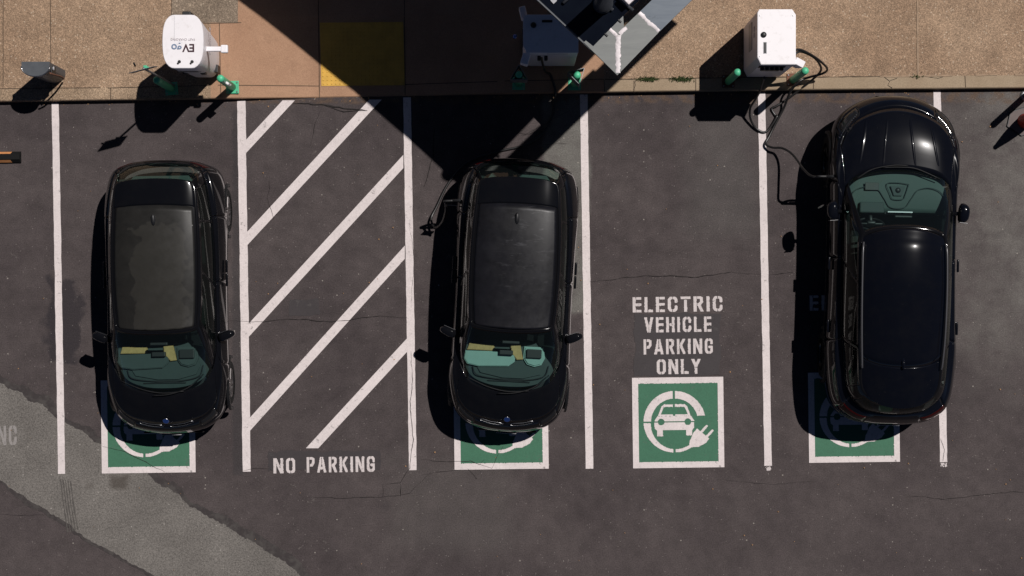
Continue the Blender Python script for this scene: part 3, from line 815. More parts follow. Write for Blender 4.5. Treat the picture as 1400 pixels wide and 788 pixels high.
# ------------------------------------------------------------------ cars
def crs(P, t, mirror0=None, mirror1=None):
    n = len(P); i = min(int(t), n-2); f = t-i
    p0 = P[i-1] if i > 0 else (mirror0 if mirror0 is not None else P[0]*2-P[1])
    p3 = P[i+2] if i+2 < n else (mirror1 if mirror1 is not None else P[-1]*2-P[-2])
    return cr(p0, P[i], P[i+1], p3, f)
def mirx(v): return Vector((-v.x, v.y, v.z))
class Shell:
    """control net of half loops -> mirrored grid, cut into parts"""
    def __init__(s, net, ks, js, bulge=None, linear=False):
        s.ks, s.js = ks, js; nk, nj = len(ks), len(js)
        s.ring = []     # (j value, side)
        for j in js: s.ring.append((j, 1))
        for j in reversed(js[1:-1]): s.ring.append((j, -1))
        s.P = []
        for k in ks:
            row = []
            for (j, sd) in s.ring:
                if linear:
                    a = crs(net[0], j, mirx(net[0][1]), mirx(net[0][-2])); b = crs(net[1], j, mirx(net[1][1]), mirx(net[1][-2]))
                    p = a.lerp(b, k)
                else:
                    cols = [crs(L, j, mirx(L[1]), mirx(L[-2])) for L in net]
                    p = crs(cols, k)
                p = Vector(p)
                if p.x < 0: p.x = 0
                p.x *= sd; row.append(p)
            s.P.append(row)
        n = len(s.ring); s.n = n; s.Nr = []
        for a in range(nk):
            row = []
            for b in range(n):
                du = s.P[a][(b+1) % n]-s.P[a][b-1]; dv = s.P[min(a+1, nk-1)][b]-s.P[max(a-1, 0)][b]
                nn = du.cross(dv); nn = nn.normalized() if nn.length > 1e-9 else Vector((0, 0, 1))
                c = s.P[a][b]-Vector((0, 0, .5)); c = Vector((c.x, c.y, c.z*2))
                row.append(nn)
            s.Nr.append(row)
        # orient outwards
        test = sum(s.Nr[nk//2][b].dot(Vector((s.P[nk//2][b].x, s.P[nk//2][b].y, .1))) for b in range(n))
        if test < 0: s.Nr = [[-q for q in r] for r in s.Nr]
        if bulge:
            for a in range(nk):
                for b in range(n): s.P[a][b] = s.P[a][b]+s.Nr[a][b]*bulge*math.sin(PI*ks[a])
    def part(s, name, pred, mat, parent, gap=.004, skirt=.02, lift=0):
        bm = bmesh.new(); V = {}; F = []
        nk = len(s.ks); n = s.n
        for a in range(nk-1):
            for b in range(n):
                b2 = (b+1) % n
                j1, s1 = s.ring[b]; j2, s2 = s.ring[b2]
                jm = (j1+j2)/2; sd = s1 if 0 < j1 < s.js[-1] else s2
                if j1 == s.js[-1]: sd = -1
                if j1 == 0: sd = 1
                km = (s.ks[a]+s.ks[a+1])/2
                c = (s.P[a][b]+s.P[a+1][b2])/2
                if pred(km, jm, sd, c): F.append(((a, b), (a, b2), (a+1, b2), (a+1, b)))
        if not F: bm.free(); return None
        cent = {}; ec = {}
        for f in F:
            c = sum((s.P[a][b] for a, b in f), Vector())/4
            for q in f: cent.setdefault(q, []).append(c)
            for q in range(4):
                e = frozenset((f[q], f[(q+1) % 4])); ec[e] = ec.get(e, 0)+1
        border = {v for e, c in ec.items() if c == 1 for v in e}
        for q in cent:
            a, b = q; p = s.P[a][b]+s.Nr[a][b]*lift
            if q in border and gap:
                cc = sum(cent[q], Vector())/len(cent[q]); d = cc-p
                if d.length > 1e-6: p = p+d.normalized()*min(gap, d.length*.5)
            V[q] = bm.verts.new(p)
        for f in F:
            try: bm.faces.new([V[q] for q in f])
            except ValueError: pass
        if skirt:
            W = {}
            for q in border:
                a, b = q; W[q] = bm.verts.new(V[q].co-s.Nr[a][b]*skirt)
            for e, c in ec.items():
                if c == 1:
                    q1, q2 = tuple(e)
                    try: bm.faces.new((V[q1], V[q2], W[q2], W[q1]))
                    except ValueError: pass
        if not skirt:                 # glass: keep every face looking outwards
            bm.normal_update()
            for f in bm.faces:
                c = f.calc_center_median()
                if f.normal.dot(Vector((c.x, c.y*.6, c.z))-Vector((0, 0, .6))) < 0: f.normal_flip()
            return from_bm(name, bm, mat, parent, True, recalc=False)
        return from_bm(name, bm, mat, parent, True)
def net_from(rows):
    return [[Vector(p) for p in zip(X, Y, Z)] for X, Y, Z in rows]
def frange(a, b, n): return [a+(b-a)*i/n for i in range(n)]
def js_for(subs):
    out = []
    for j, n in enumerate(subs): out += frange(j, j+1, n)
    return out+[len(subs)]
def roof_patch(name, L, j0, j1, inset, crown, mat, parent, yspan=None, lift=0.004, n=26, m=20, skirt=.015):
    """Coons patch inside the roof loop L (half loop, mirrored)"""
    def side(t):   # along the flank from front corner to rear corner
        return crs(L, j0+(j1-j0)*t, mirx(L[1]), mirx(L[-2]))
    def fr(u):     # front header, u 0..1 centre->corner
        return crs(L, j0*u, mirx(L[1]), mirx(L[-2]))
    J = len(L)-1
    def re(u): return crs(L, J-(J-j1)*u, mirx(L[1]), mirx(L[-2]))
    bm = bmesh.new(); V = {}
    t0, t1 = (0, 1) if yspan is None else yspan
    for a in range(n+1):
        v = t0+(t1-t0)*a/n
        S0 = side(v)
        for b in range(-m, m+1):
            u = abs(b)/m*inset; sg = 1 if b >= 0 else -1
            F0, R0 = fr(u), re(u)
            edge = Vector((S0.x*u, S0.y, S0.z))
            lin = F0.lerp(R0, v)
            cA, cB = fr(1), re(1)
            x = S0.x*u
            # bend rows by header bows
            bow = (F0.y-cA.y)*(1-v)**2+(R0.y-cB.y)*v**2
            zb = (F0.z-cA.z)*(1-v)+(R0.z-cB.z)*v
            z = S0.z+max(zb, 0)*1.0+crown*(1-u*u)*math.sin(PI*min(1, max(0, .12+.76*v)))+lift-.024*u**6
            V[a, b] = bm.verts.new((x*sg, S0.y+bow, z))
    for a in range(n):
        for b in range(-m, m): bm.faces.new((V[a, b], V[a, b+1], V[a+1, b+1], V[a+1, b]))
    if skirt:
        bd = [(0, b) for b in range(-m, m+1)]+[(a, m) for a in range(1, n+1)]+[(n, b) for b in range(m-1, -m-1, -1)]+[(a, -m) for a in range(n-1, 0, -1)]
        W = [bm.verts.new(V[q].co-Vector((0, 0, skirt))) for q in bd]
        for i in range(len(bd)):
            k = (i+1) % len(bd); bm.faces.new((V[bd[i]], V[bd[k]], W[k], W[i]))
    o = from_bm(name, bm, mat, parent, True)
    return o
def wheel(parent, x, y, r, w, mat='rim'):
    sd = 1 if x > 0 else -1
    e = empty('wheel', (x, y, r)); e.parent = parent
    prof = [(r*.66, -w/2), (r*.9, -w/2), (r*.985, -w*.36), (r, -w*.2), (r, w*.2), (r*.985, w*.36), (r*.9, w/2), (r*.66, w/2)]
    bm = bmesh.new(); add_lathe(bm, prof, 40, (0, 0, 0), 'X', caps=False); from_bm('tyre', bm, 'rubber', e, True)
    bm = bmesh.new()
    add_lathe(bm, [(r*.60, -w*.3), (r*.67, -w*.35), (r*.69, w*.44*1), (r*.64, w*.46), (r*.60, w*.38), (r*.59, 0)] if sd > 0 else [(r*.60, w*.3), (r*.67, w*.35), (r*.69, -w*.44), (r*.64, -w*.46), (r*.60, -w*.38), (r*.59, 0)], 40, (0, 0, 0), 'X', caps=False)
    for i in range(10):
        a = 2*PI*i/10+(.12 if i % 2 else -.12)
        add_box(bm, (sd*w*.34, math.cos(a)*r*.34, math.sin(a)*r*.34), (.03, r*.62, .035), .006, Matrix.Rotation(a, 3, 'X'))
    add_lathe(bm, [(r*.17, sd*w*.28), (r*.16, sd*w*.42), (.001, sd*w*.43)], 20, (0, 0, 0), 'X')
    from_bm('rim', bm, mat, e, False)
    lathe('brake_disc', [(.001, sd*.01), (r*.48, sd*.01), (r*.48, sd*.03), (.001, sd*.03)], 'black', e, 24, (0, 0, 0), 'X')
    return e
def mirror_part(root, x, y, z, sx, sy, sz, rot, mat):
    sd = 1 if x > 0 else -1
    bm = bmesh.new()
    bmesh.ops.create_uvsphere(bm, u_segments=20, v_segments=12, radius=.5)
    for v in bm.verts:
        c = v.co; k = 1/(max(1e-6, (abs(2*c.x)**3+abs(2*c.y)**3+abs(2*c.z)**3)**(1/3)))
        v.co = c*k
        v.co.y *= 1-.35*v.co.x*sd*1.0   # outer end slimmer
        v.co = Vector((v.co.x*sx, v.co.y*sy, v.co.z*sz))
    bmesh.ops.rotate(bm, cent=(0, 0, 0), matrix=RZ(rot*sd), verts=bm.verts)
    bmesh.ops.translate(bm, vec=(x, y, z), verts=bm.verts)
    m = from_bm('side_mirror', bm, mat, root, True)
    tube('mirror_arm', [Vector((x-sd*sx*.35, y, z-.02)), Vector((x-sd*(sx*.5+.07), y+.01, z-.05)), Vector((x-sd*(sx*.5+.16), y+.02, z-.06))], [.03]*17, 'trim', m)
    gl = box('mirror_glass', (0, sy*.5, 0), (sx*.72, .004, sz*.72), 'chrome', m)
    gl.rotation_euler.z = rot*sd; gl.location = (x, y, z)
def wiper(root, pts, name='wiper'):
    tube(name, [Vector(p) for p in pts], .009, 'plastic', root, 6, sub=5)
def arch(root, sx, y, r, xw, zc=None):
    zc = zc or r*.97
    bm = bmesh.new(); n = 30; rows = []
    for i in range(n+1):
        a = -.15+(PI+.3)*i/n
        cy, cz = math.cos(a), math.sin(a)
        sec = []
        for (dr, dx) in ((.018, -.06), (.018, -.002), (.026, .012), (.062, .006), (.068, -.03)):
            sec.append(bm.verts.new((sx*(xw+dx-.012*abs(cy)**2), y+(r+dr)*cy, zc+(r+dr)*cz)))
        rows.append(sec)
    for a, b in zip(rows, rows[1:]):
        for k in range(4): bm.faces.new((a[k], a[k+1], b[k+1], b[k]))
    return from_bm('wheel_arch', bm, 'plastic', root, True)

def base_car(root, cfg):
    rows = cfg['rows']; net = net_from(rows)
    gb, gt = [Vector(p) for p in zip(*cfg['gbase'])], [Vector(p) for p in zip(*cfg['gtop'])]
    body_net = net+[gb]
    K = len(body_net)-1
    ks = []
    for k in range(K): ks += frange(k, k+1, cfg.get('ksub', [4, 4, 4, 5, 6, 6])[k])
    ks.append(K)
    js = js_for([8, 8, 8, 12, 8, 14, 14, 12, 12, 8, 8, 8])
    sh = Shell(body_net, ks, js)
    A = cfg['axles']; R = cfg['wr']; rc = R+.035
    def in_arch(c): return abs(c.x) > .5 and any((c.y-a)**2+(c.z-R*.97)**2 < rc**2 for a in A)
    dz = cfg['doors']; hood = cfg['hood']; hl = cfg['headlight']; tl = cfg['taillight']; tg = cfg['tailgate']
    P = cfg['paint']
    def rng(v, r): return r[0] < v < r[1]
    def is_door(k, j, i): return rng(j, dz[i]) and rng(k, (.9, K-.15))
    def is_hood(k, j, sd, c): return rng(k, hood[0]) and j < hood[1]
    def is_hl(k, j): return rng(k, hl[0]) and rng(j, hl[1])
    def is_tl(k, j): return rng(k, tl[0]) and rng(j, tl[1])
    def is_tg(k, j): return rng(k, tg[0]) and j > tg[1]
    for sd in (1, -1):
        for i in range(2):
            d = sh.part('door', lambda k, j, s_, c: s_ == sd and is_door(k, j, i) and not in_arch(c), P, root)
            # handle
            jm = dz[i][1]-.35 if i == 0 else dz[i][0]+.4
            q = cfg['handle'][i]
            box('door_handle', (sd*q[0], q[1], q[2]), (.035, .19, .028), P, d, .01, smooth=True)
        sh.part('headlight', lambda k, j, s_, c: s_ == sd and is_hl(k, j), 'lamp', root, skirt=.03)
        sh.part('tail_light', lambda k, j, s_, c: s_ == sd and is_tl(k, j), 'tail', root, skirt=.03)
    sh.part('bonnet', lambda k, j, s_, c: is_hood(k, j, s_, c) and not is_hl(k, j), cfg.get('hoodmat', P), root, gap=.006, lift=.004)
    sh.part('tailgate', lambda k, j, s_, c: is_tg(k, j) and not is_tl(k, j), P, root)
    sh.part('body', lambda k, j, s_, c: not in_arch(c) and not is_hl(k, j) and not is_tl(k, j) and not is_tg(k, j) and not is_hood(k, j, s_, c) and not is_door(k, j, 0) and not is_door(k, j, 1), P, root)
    # greenhouse
    gk = frange(0, 1, 14)+[1]
    gh = Shell([gb, gt], gk, js_for([10, 10, 12, 10, 8, 12, 12, 12, 12, 12, 10, 10]), bulge=cfg.get('bulge', .03), linear=True)
    wz = cfg['windows']
    def in_ws(k, j): return j < wz['ws'][0] and wz['ws'][1] < k < wz['ws'][2]
    def in_rw(k, j): return j > wz['rw'][0] and wz['rw'][1] < k < wz['rw'][2]
    def in_sw(k, j, i): return wz['sw'][i][0] < j < wz['sw'][i][1] and .05 < k < .84
    gh.part('windscreen', lambda k, j, s_, c: in_ws(k, j), 'glass', root, 0, 0)
    gh.part('rear_window', lambda k, j, s_, c: in_rw(k, j), cfg['rglass'], root, 0, 0)
    for sd in (1, -1):
        for i in range(len(wz['sw'])):
            gh.part('side_window', lambda k, j, s_, c: s_ == sd and in_sw(k, j, i), 'sglass', root, 0, 0)
    gh.part('window_frame', lambda k, j, s_, c: not in_ws(k, j) and not in_rw(k, j) and not any(in_sw(k, j, i) for i in range(len(wz['sw']))), cfg.get('framemat', 'trim'), root, 0, .025)
    # roof
    for (nm, ins, sp, mt, lf) in cfg['roofs']:
        roof_patch(nm, gt, 3, 9, ins, cfg['crown'], mt, root, sp, lf)
    # cabin floor pan and pillars' lining
    t = cfg['tub']
    bm = bmesh.new(); add_box(bm, (0, (t[0]+t[1])/2, .42), (1.36, t[1]-t[0], .1), .02)
    for sd in (1, -1): add_box(bm, (sd*.70, (t[0]+t[1])/2, .66), (.06, t[1]-t[0]-.1, .5), .02)
    add_box(bm, (0, t[0]+.03, .66), (1.36, .06, .5), .02)
    add_box(bm, (0, t[1]-.03, .62), (1.36, .06, .42), .02)
    add_box(bm, (0, 0, .24), (1.4, A[1]-A[0]-.7, .06), .01)
    from_bm('cabin_tub', bm, 'interior', root)
    box('engine_cover', (0, (cfg['front']+t[0])/2+.1, .52), (1.2, abs(t[0]-cfg['front'])-.35, .3), 'interior', root, .04)
    for a in A:
        for sd in (1, -1):
            wheel(root, sd*(cfg['tw']), a, R, cfg['ww'], cfg.get('rimmat', 'rim'))
            arch(root, sd, a, R, cfg['archx'])
    for sd in (1, -1):
        x, y, z, sx, sy, sz, rt = cfg['mirror']
        mirror_part(root, sd*x, y, z, sx, sy, sz, rt, P)
    # seats
    for (x, y) in cfg['seats']:
        bm = bmesh.new()
        add_box(bm, (x, y-.22, .62), (.48, .50, .16), .05)
        add_box(bm, (x, y+.10, .90), (.46, .12, .56), .05, Matrix.Rotation(-.22, 3, 'X'))
        s_ = from_bm('seat', bm, 'seat', root, True)
        box('headrest', (x, y+.17, 1.22), (.24, .09, .17), 'seat', s_, .035, smooth=True)
    return sh, gh
def dash_surface(root, gb, z, yback, mat, name='dashboard'):
    """slab that follows the foot of the windscreen"""
    bm = bmesh.new(); V = {}; n = 20; m = 8
    for b in range(-n, n+1):
        u = abs(b)/n*2.9; p = crs(gb, u, mirx(gb[1]), mirx(gb[-2])); sg = 1 if b >= 0 else -1
        x = p.x*.95; y0 = p.y+.05
        for a in range(m+1):
            v = a/m; y = y0+(max(yback, y0+.04)-y0)*v
            V[a, b] = bm.verts.new((x*sg, y, z-.05*(1-v)**2-.03*v**3))
    for a in range(m):
        for b in range(-n, n): bm.faces.new((V[a, b], V[a, b+1], V[a+1, b+1], V[a+1, b]))
    for b in range(-n, n):
        pass
    W = [bm.verts.new(V[m, b].co+Vector((0, .02, -.28))) for b in range(-n, n+1)]
    for i, b in enumerate(range(-n, n)): bm.faces.new((V[m, b], V[m, b+1], W[i+1], W[i]))
    return from_bm(name, bm, mat, root, True)
def steering(root, x, y, z, mat='black'):
    bm = bmesh.new(); n = 28; path = [Vector((x+.185*math.cos(2*PI*i/n), y+.185*math.sin(2*PI*i/n)*.5, z+.185*math.sin(2*PI*i/n)*.86)) for i in range(n)]
    rings = []
    for i in range(n):
        a = 2*PI*i/n; c = path[i]; out = (c-Vector((x, y, z))).normalized(); ax = Vector((0, .86, -.5))
        rings.append([bm.verts.new(c+.016*(math.cos(2*PI*k/8)*out+math.sin(2*PI*k/8)*ax)) for k in range(8)])
    for i in range(n):
        A_, B_ = rings[i], rings[(i+1) % n]
        for k in range(8): bm.faces.new((A_[k], A_[(k+1) % 8], B_[(k+1) % 8], B_[k]))
    add_box(bm, (x, y, z), (.34, .03, .05), .012, Matrix.Rotation(.5, 3, 'X')); add_box(bm, (x, y-.01, z-.01), (.13, .06, .10), .02, Matrix.Rotation(.5, 3, 'X'))
    add_tube(bm, [Vector((x, y, z)), Vector((x, y-.2, z-.1))], .03)
    return from_bm('steering_wheel', bm, mat, root, True)
def emblem(root, x, y, z, r, tilt):
    e = empty('bonnet_emblem', (x, y, z)); e.parent = root; e.rotation_euler.x = tilt
    lathe('emblem_ring', [(r*.62, .0), (r, .0), (r, .006), (r*.95, .009), (r*.66, .009), (r*.62, .006)], 'chrome', e, 28)
    lathe('emblem_band', [(r*.76, .002), (r*.93, .010), (r*.93, .0105), (r*.76, .0105)], simple('emblem_band_blue', (.012, .03, .12), .25, coat=1), e, 28)
    bm = bmesh.new()
    for q in range(4):
        pts = [(0, 0)]+[(r*.76*math.cos(q*PI/2+a*PI/16), r*.76*math.sin(q*PI/2+a*PI/16)) for a in range(9)]
        f = bm.faces.new([bm.verts.new((p[0], p[1], .008)) for p in pts]); f.material_index = q % 2
    from_bm('emblem_quarters', bm, ['blue', 'emwhite'], e, recalc=False)

def scale_row(row, sx, sy, z=None, dz=0):
    X, Y, Z = row
    return ([x*sx for x in X], [y*sy for y in Y], [z]*len(Z) if z is not None else [q+dz for q in Z])
# ---- compact hatchback
wide = ([0, .30, .58, .775, .865, .865, .86, .87, .885, .80, .56, .29, 0],
        [-2.02, -2.0, -1.91, -1.71, -1.28, -.85, -.05, .70, 1.33, 1.82, 1.98, 2.03, 2.04], [.50]*13)
cfgA = dict(
    rows=[scale_row(wide, .94, .975, .20), wide,
          ([0, .29, .57, .77, .885, .88, .87, .88, .885, .79, .55, .28, 0], [-1.99, -1.965, -1.88, -1.69, -1.28, -.85, -.05, .70, 1.33, 1.81, 1.97, 2.02, 2.03],
           [.70, .70, .71, .73, .74, .74, .74, .76, .78, .78, .78, .78, .78]),
          ([0, .28, .55, .725, .825, .83, .825, .83, .81, .71, .51, .26, 0], [-1.90, -1.87, -1.78, -1.58, -1.20, -.84, -.05, .72, 1.33, 1.81, 1.955, 2.0, 2.01],
           [.84, .84, .85, .88, .93, .95, .95, .99, 1.02, 1.00, .98, .97, .97]),
          ([0, .30, .57, .715, .785, .795, .80, .80, .77, .67, .49, .255, 0], [-1.62, -1.60, -1.51, -1.33, -1.04, -.80, -.05, .72, 1.32, 1.79, 1.935, 1.98, 1.99],
           [.985, .98, .965, .955, .965, .975, .975, 1.015, 1.06, 1.04, 1.03, 1.02, 1.02])],
    gbase=([0, .32, .585, .715, .75, .765, .77, .765, .73, .64, .48, .25, 0], [-1.37, -1.345, -1.235, -1.02, -.86, -.68, -.05, .72, 1.30, 1.76, 1.92, 1.965, 1.975],
           [1.05, 1.045, 1.03, 1.005, .995, .99, .99, 1.03, 1.09, 1.08, 1.07, 1.065, 1.065]),
    gtop=([0, .22, .43, .575, .60, .615, .63, .625, .60, .56, .42, .22, 0], [-.46, -.455, -.44, -.40, -.26, -.08, .30, .80, 1.25, 1.60, 1.66, 1.68, 1.685],
          [1.535, 1.532, 1.52, 1.495, 1.49, 1.495, 1.51, 1.515, 1.50, 1.475, 1.49, 1.50, 1.505]),
    axles=(-1.285, 1.285), wr=.345, ww=.165, tw=.785, archx=.885, front=-2.0,
    doors=((4.75, 6.35), (6.35, 7.75)), hood=((3.15, 4.95), 3.25), headlight=((2.15, 2.9), (1.75, 2.9)), taillight=((2.2, 3.4), (9.35, 10.4)),
    tailgate=((1.9, 4.9), 9.15), handle=((.90, .25, .80), (.90, .45, .80)), paint='paint', rglass='rglass',
    windows=dict(ws=(2.82, .03, .90), rw=(9.35, .06, .93), sw=((3.95, 6.15), (6.25, 7.55), (7.7, 8.75))),
    roofs=(('roof_panel', .91, (.0, .84), 'roof_stain', .008), ('roof_spoiler', .97, (.845, 1.02), 'paint', .010), ('roof_rail_frame', 1.0, (0, 1), 'trim', .001)),
    crown=.035, tub=(-1.0, 1.75), mirror=(.92, -.56, 1.00, .25, .13, .15, .35), seats=((.34, .05), (-.34, .05), (.34, .95), (-.34, .95)))
def hatch_dash(root, gb, trim):
    dash_surface(root, gb, .99, -.72, 'dash_dark')
    D = -.19
    tube('tray_edge', [Vector((-.54, -.86+D, .992)), Vector((-.46, -.98+D, .990)), Vector((-.1, -1.03+D, .975)), Vector((.2, -1.03+D, .975)), Vector((.50, -.96+D, .990)), Vector((.57, -.80+D, .992))], .008, 'interior', root, 6)
    tray = [(-.50, -.82+D), (-.42, -.94+D), (-.1, -1.00+D), (.2, -1.00+D), (.46, -.93+D), (.53, -.80+D), (.4, -.66), (-.4, -.66)]
    prism('dash_tray', tray, .955, .986, 'dash_dark', root)
    sp = [(-.66, -.63+D), (-.675, -.74+D), (-.62, -.82+D), (-.45, -.85+D), (-.02, -.83+D), (.07, -.76+D), (.08, -.66+D), (-.1, -.62+D)]
    prism('glove_shelf', sp, .985, 1.03, trim, root, .012)
    prism('wood_trim', [(-.63, -.615+D), (-.60, -.52+D), (-.24, -.52+D), (-.23, -.615+D)], .98, 1.02, 'wood', root, .008)
    prism('wood_trim', [(.01, -.63+D), (.10, -.73+D), (.19, -.72+D), (.14, -.50+D), (.0, -.50+D)], .985, 1.035, 'wood', root, .008)
    pod = [(.20, -.53+D), (.19, -.70+D), (.25, -.79+D), (.36, -.82+D), (.46, -.79+D), (.51, -.69+D), (.48, -.53+D)]
    prism('instrument_pod', pod, .97, 1.04, trim, root, .02)
    box('instrument_screen', (.345, -.63+D, 1.065), (.22, .13, .04), 'black', root, .012)
    box('rear_view_mirror', (0, -.66, 1.32), (.25, .04, .07), 'black', root, .01)
    box('centre_screen', (-.06, -.63+D, 1.05), (.20, .07, .10), 'black', root, .012)
    steering(root, .36, -.45, 1.0)
    for k in range(2):
        box('vent_slot', (0, -1.24+k*.03, .972), (.62-.1*k, .012, .008), 'interior', root)
    prism('parcel_shelf', [(-.55, 1.2), (-.52, 1.62), (-.4, 1.78), (.4, 1.78), (.52, 1.62), (.55, 1.2)], .98, 1.0, 'dash_mid', root)
    box('shelf_seam', (0, 1.58, 1.003), (.98, .02, .006), 'interior', root)
def finish_hatch(root, trim):
    gb = [Vector(p) for p in zip(*cfgA['gbase'])]
    hatch_dash(root, gb, trim)
    wiper(root, [(-.62, -1.20, 1.04), (-.30, -1.33, 1.075), (.0, -1.385, 1.08), (.30, -1.36, 1.08)])
    wiper(root, [(.58, -1.12, 1.05), (.36, -1.31, 1.075), (.10, -1.40, 1.085), (-.15, -1.42, 1.08)])
    wiper(root, [(-.15, 1.93, 1.13), (0, 1.955, 1.10), (.28, 1.91, 1.15)], 'rear_wiper')
    # fin aerial
    bm = bmesh.new()
    add_tube(bm, [Vector((0, 1.03, 1.555)), Vector((0, 1.10, 1.575)), Vector((0, 1.17, 1.60)), Vector((0, 1.20, 1.60))], [.026, .034, .026, .006])
    from_bm('aerial_fin', bm, 'black', root, True)
    emblem(root, 0, -1.80, .935, .048, .62)
    # twin nostril grille outlines
    for sd in (1, -1):
        pts = [(.05, -1.875, .875), (.09, -1.850, .895), (.25, -1.832, .897), (.37, -1.80, .890), (.385, -1.822, .873), (.25, -1.862, .872), (.10, -1.88, .868), (.05, -1.875, .875)]
        g = tube('grille', [Vector((sd*x, y-.01, z+.008)) for x, y, z in pts], .004, 'chrome', root, 6, sub=5)
    for x in (-.22, .22): box('washer_nozzle', (x, -1.50, 1.015), (.02, .012, .006), 'greyp', root)
    box('number_plate', (0, -2.035, .50), (.30, .01, .15), 'greyp', root, .003)
    box('front_grille_slot', (0, -2.012, .36), (.9, .02, .09), 'plastic', root, .01)
    box('high_brake_light', (0, 1.655, 1.49), (.34, .012, .016), 'tail', root)
hb = empty('compact_hatchback'); base_car(hb, cfgA); finish_hatch(hb, 'dash_mid')
hb2 = copy_tree(hb)
for ch in [x for x in bpy.data.objects if x.parent == hb2]:
    if ch.name.split('.')[0] == 'roof_panel':
        ch.data = ch.data.copy(); ch.data.materials[0] = M['roof_scuff']
    if ch.name.split('.')[0] in ('glove_shelf', 'instrument_pod'):
        ch.data = ch.data.copy(); ch.data.materials[0] = M['dash_teal']
    if ch.name.split('.')[0] == 'dashboard':
        ch.data = ch.data.copy(); ch.data.materials[0] = M['dash_mid']
p = G(242, 407); hb.location = (p.x, p.y, 0); hb.rotation_euler.z = math.radians(.9)
tag(hb, 'black compact hatchback with dusty grey stained roof, leftmost of the three parked cars', 'car', 'cars parked in the charging bays')
p = G(701.5, 405); hb2.location = (p.x, p.y, 0); hb2.rotation_euler.z = math.radians(-2.9)
tag(hb2, 'black compact hatchback with pale teal dashboard, parked between hatched bay and empty bay', 'car', 'cars parked in the charging bays')

# ---- large crossover, nose to the kerb
wb = ([0, .36, .68, .87, .955, .94, .93, .94, .955, .87, .62, .32, 0],
      [-2.40, -2.36, -2.20, -1.96, -1.46, -.95, -.05, .85, 1.46, 2.12, 2.37, 2.445, 2.46], [.52]*13)
cfgB = dict(
    rows=[scale_row(wb, .95, .98, .22), wb,
          ([0, .35, .67, .86, .95, .935, .925, .935, .95, .86, .61, .31, 0], [-2.38, -2.335, -2.17, -1.93, -1.46, -.95, -.05, .85, 1.46, 2.11, 2.36, 2.435, 2.45],
           [.72, .72, .73, .75, .78, .77, .76, .78, .80, .80, .80, .80, .80]),
          ([0, .33, .63, .80, .895, .875, .865, .87, .87, .79, .57, .29, 0], [-2.26, -2.20, -2.03, -1.78, -1.36, -.95, -.05, .85, 1.45, 2.06, 2.30, 2.365, 2.38],
           [.87, .87, .875, .90, .96, .97, .97, .99, 1.01, 1.00, .99, .98, .98]),
          ([0, .31, .60, .755, .845, .835, .83, .83, .82, .74, .54, .28, 0], [-1.80, -1.77, -1.68, -1.50, -1.15, -.90, -.05, .85, 1.42, 2.01, 2.24, 2.31, 2.33],
           [1.00, .998, .985, .97, .985, .995, .995, 1.01, 1.04, 1.05, 1.05, 1.05, 1.05])],
    gbase=([0, .30, .59, .75, .785, .80, .80, .795, .77, .70, .50, .26, 0], [-1.27, -1.25, -1.18, -1.05, -.92, -.75, -.05, .85, 1.38, 1.94, 2.19, 2.265, 2.285],
           [1.065, 1.06, 1.045, 1.025, 1.015, 1.01, 1.01, 1.03, 1.06, 1.09, 1.09, 1.09, 1.09]),
    gtop=([0, .21, .42, .57, .605, .62, .625, .61, .585, .545, .40, .21, 0], [-.40, -.39, -.355, -.29, -.20, -.05, .40, 1.0, 1.50, 1.88, 2.03, 2.085, 2.10],
          [1.495, 1.492, 1.48, 1.455, 1.455, 1.475, 1.50, 1.48, 1.44, 1.40, 1.40, 1.41, 1.41]),
    axles=(-1.46, 1.46), wr=.365, ww=.24, tw=.83, archx=.952, front=-2.36,
    doors=((4.75, 6.1), (6.1, 7.6)), hood=((3.1, 4.95), 3.3), headlight=((2.2, 3.0), (1.8, 3.0)), taillight=((2.3, 3.5), (9.2, 10.6)),
    tailgate=((1.9, 4.95), 9.2), handle=((.945, .10, .83), (.945, 1.02, .84)), paint='paint_blue', rglass='sglass', rimmat='trim',
    windows=dict(ws=(2.85, .03, .93), rw=(9.5, .06, .80), sw=((3.95, 6.0), (6.1, 7.5), (7.65, 8.85))),
    roofs=(('roof_panel', 1.0, (.0, .808), 'paint_blue', .003), ('roof_spoiler', 1.0, (.809, 1.04), 'paint_blue', .003)),
    crown=.105, tub=(-1.0, 1.9), mirror=(.955, -.66, 1.05, .16, .28, .17, .10), seats=((.37, .15), (-.37, .15), (.37, 1.1), (-.37, 1.1)))
suv = empty('crossover_car'); base_car(suv, cfgB)
gb = [Vector(p) for p in zip(*cfgB['gbase'])]
dash_surface(suv, gb, 1.0, -.66, 'dash_green')
for k, (pts, r) in enumerate([([(-.70, -.78, .99), (-.64, -.95, 1.0), (-.48, -1.02, 1.0), (-.30, -.99, 1.0), (-.20, -.86, 1.0), (-.10, -.73, 1.0), (.10, -.73, 1.0), (.20, -.86, 1.0), (.30, -.99, 1.0), (.48, -1.02, 1.0), (.64, -.95, 1.0), (.70, -.78, .99)], .007),
                    ([(-.16, -1.07, 1.0), (-.11, -.92, 1.01), (-.07, -.85, 1.01), (.07, -.85, 1.01), (.11, -.92, 1.01), (.16, -1.07, 1.0), (0, -1.09, .995), (-.16, -1.07, 1.0)], .006)]):
    tube('dash_seam', [Vector(q) for q in pts], r, 'dash_dark', suv, 6)
prism('centre_speaker', [(-.11, -1.04), (-.06, -.90), (.06, -.90), (.11, -1.04)], .99, 1.012, 'dash_mid', suv, .004)
lathe('speaker_grille', [(.001, 1.016), (.04, 1.014), (.04, 1.0)], 'black', suv, 20, (0, -.98, 0))
box('head_up_unit', (.38, -1.03, 1.012), (.20, .11, .012), 'black', suv, .004)
box('instrument_hood', (.38, -.72, 1.02), (.36, .16, .06), 'dash_dark', suv, .02)
box('centre_display', (0, -.64, 1.0), (.40, .03, .10), 'black', suv, .01)
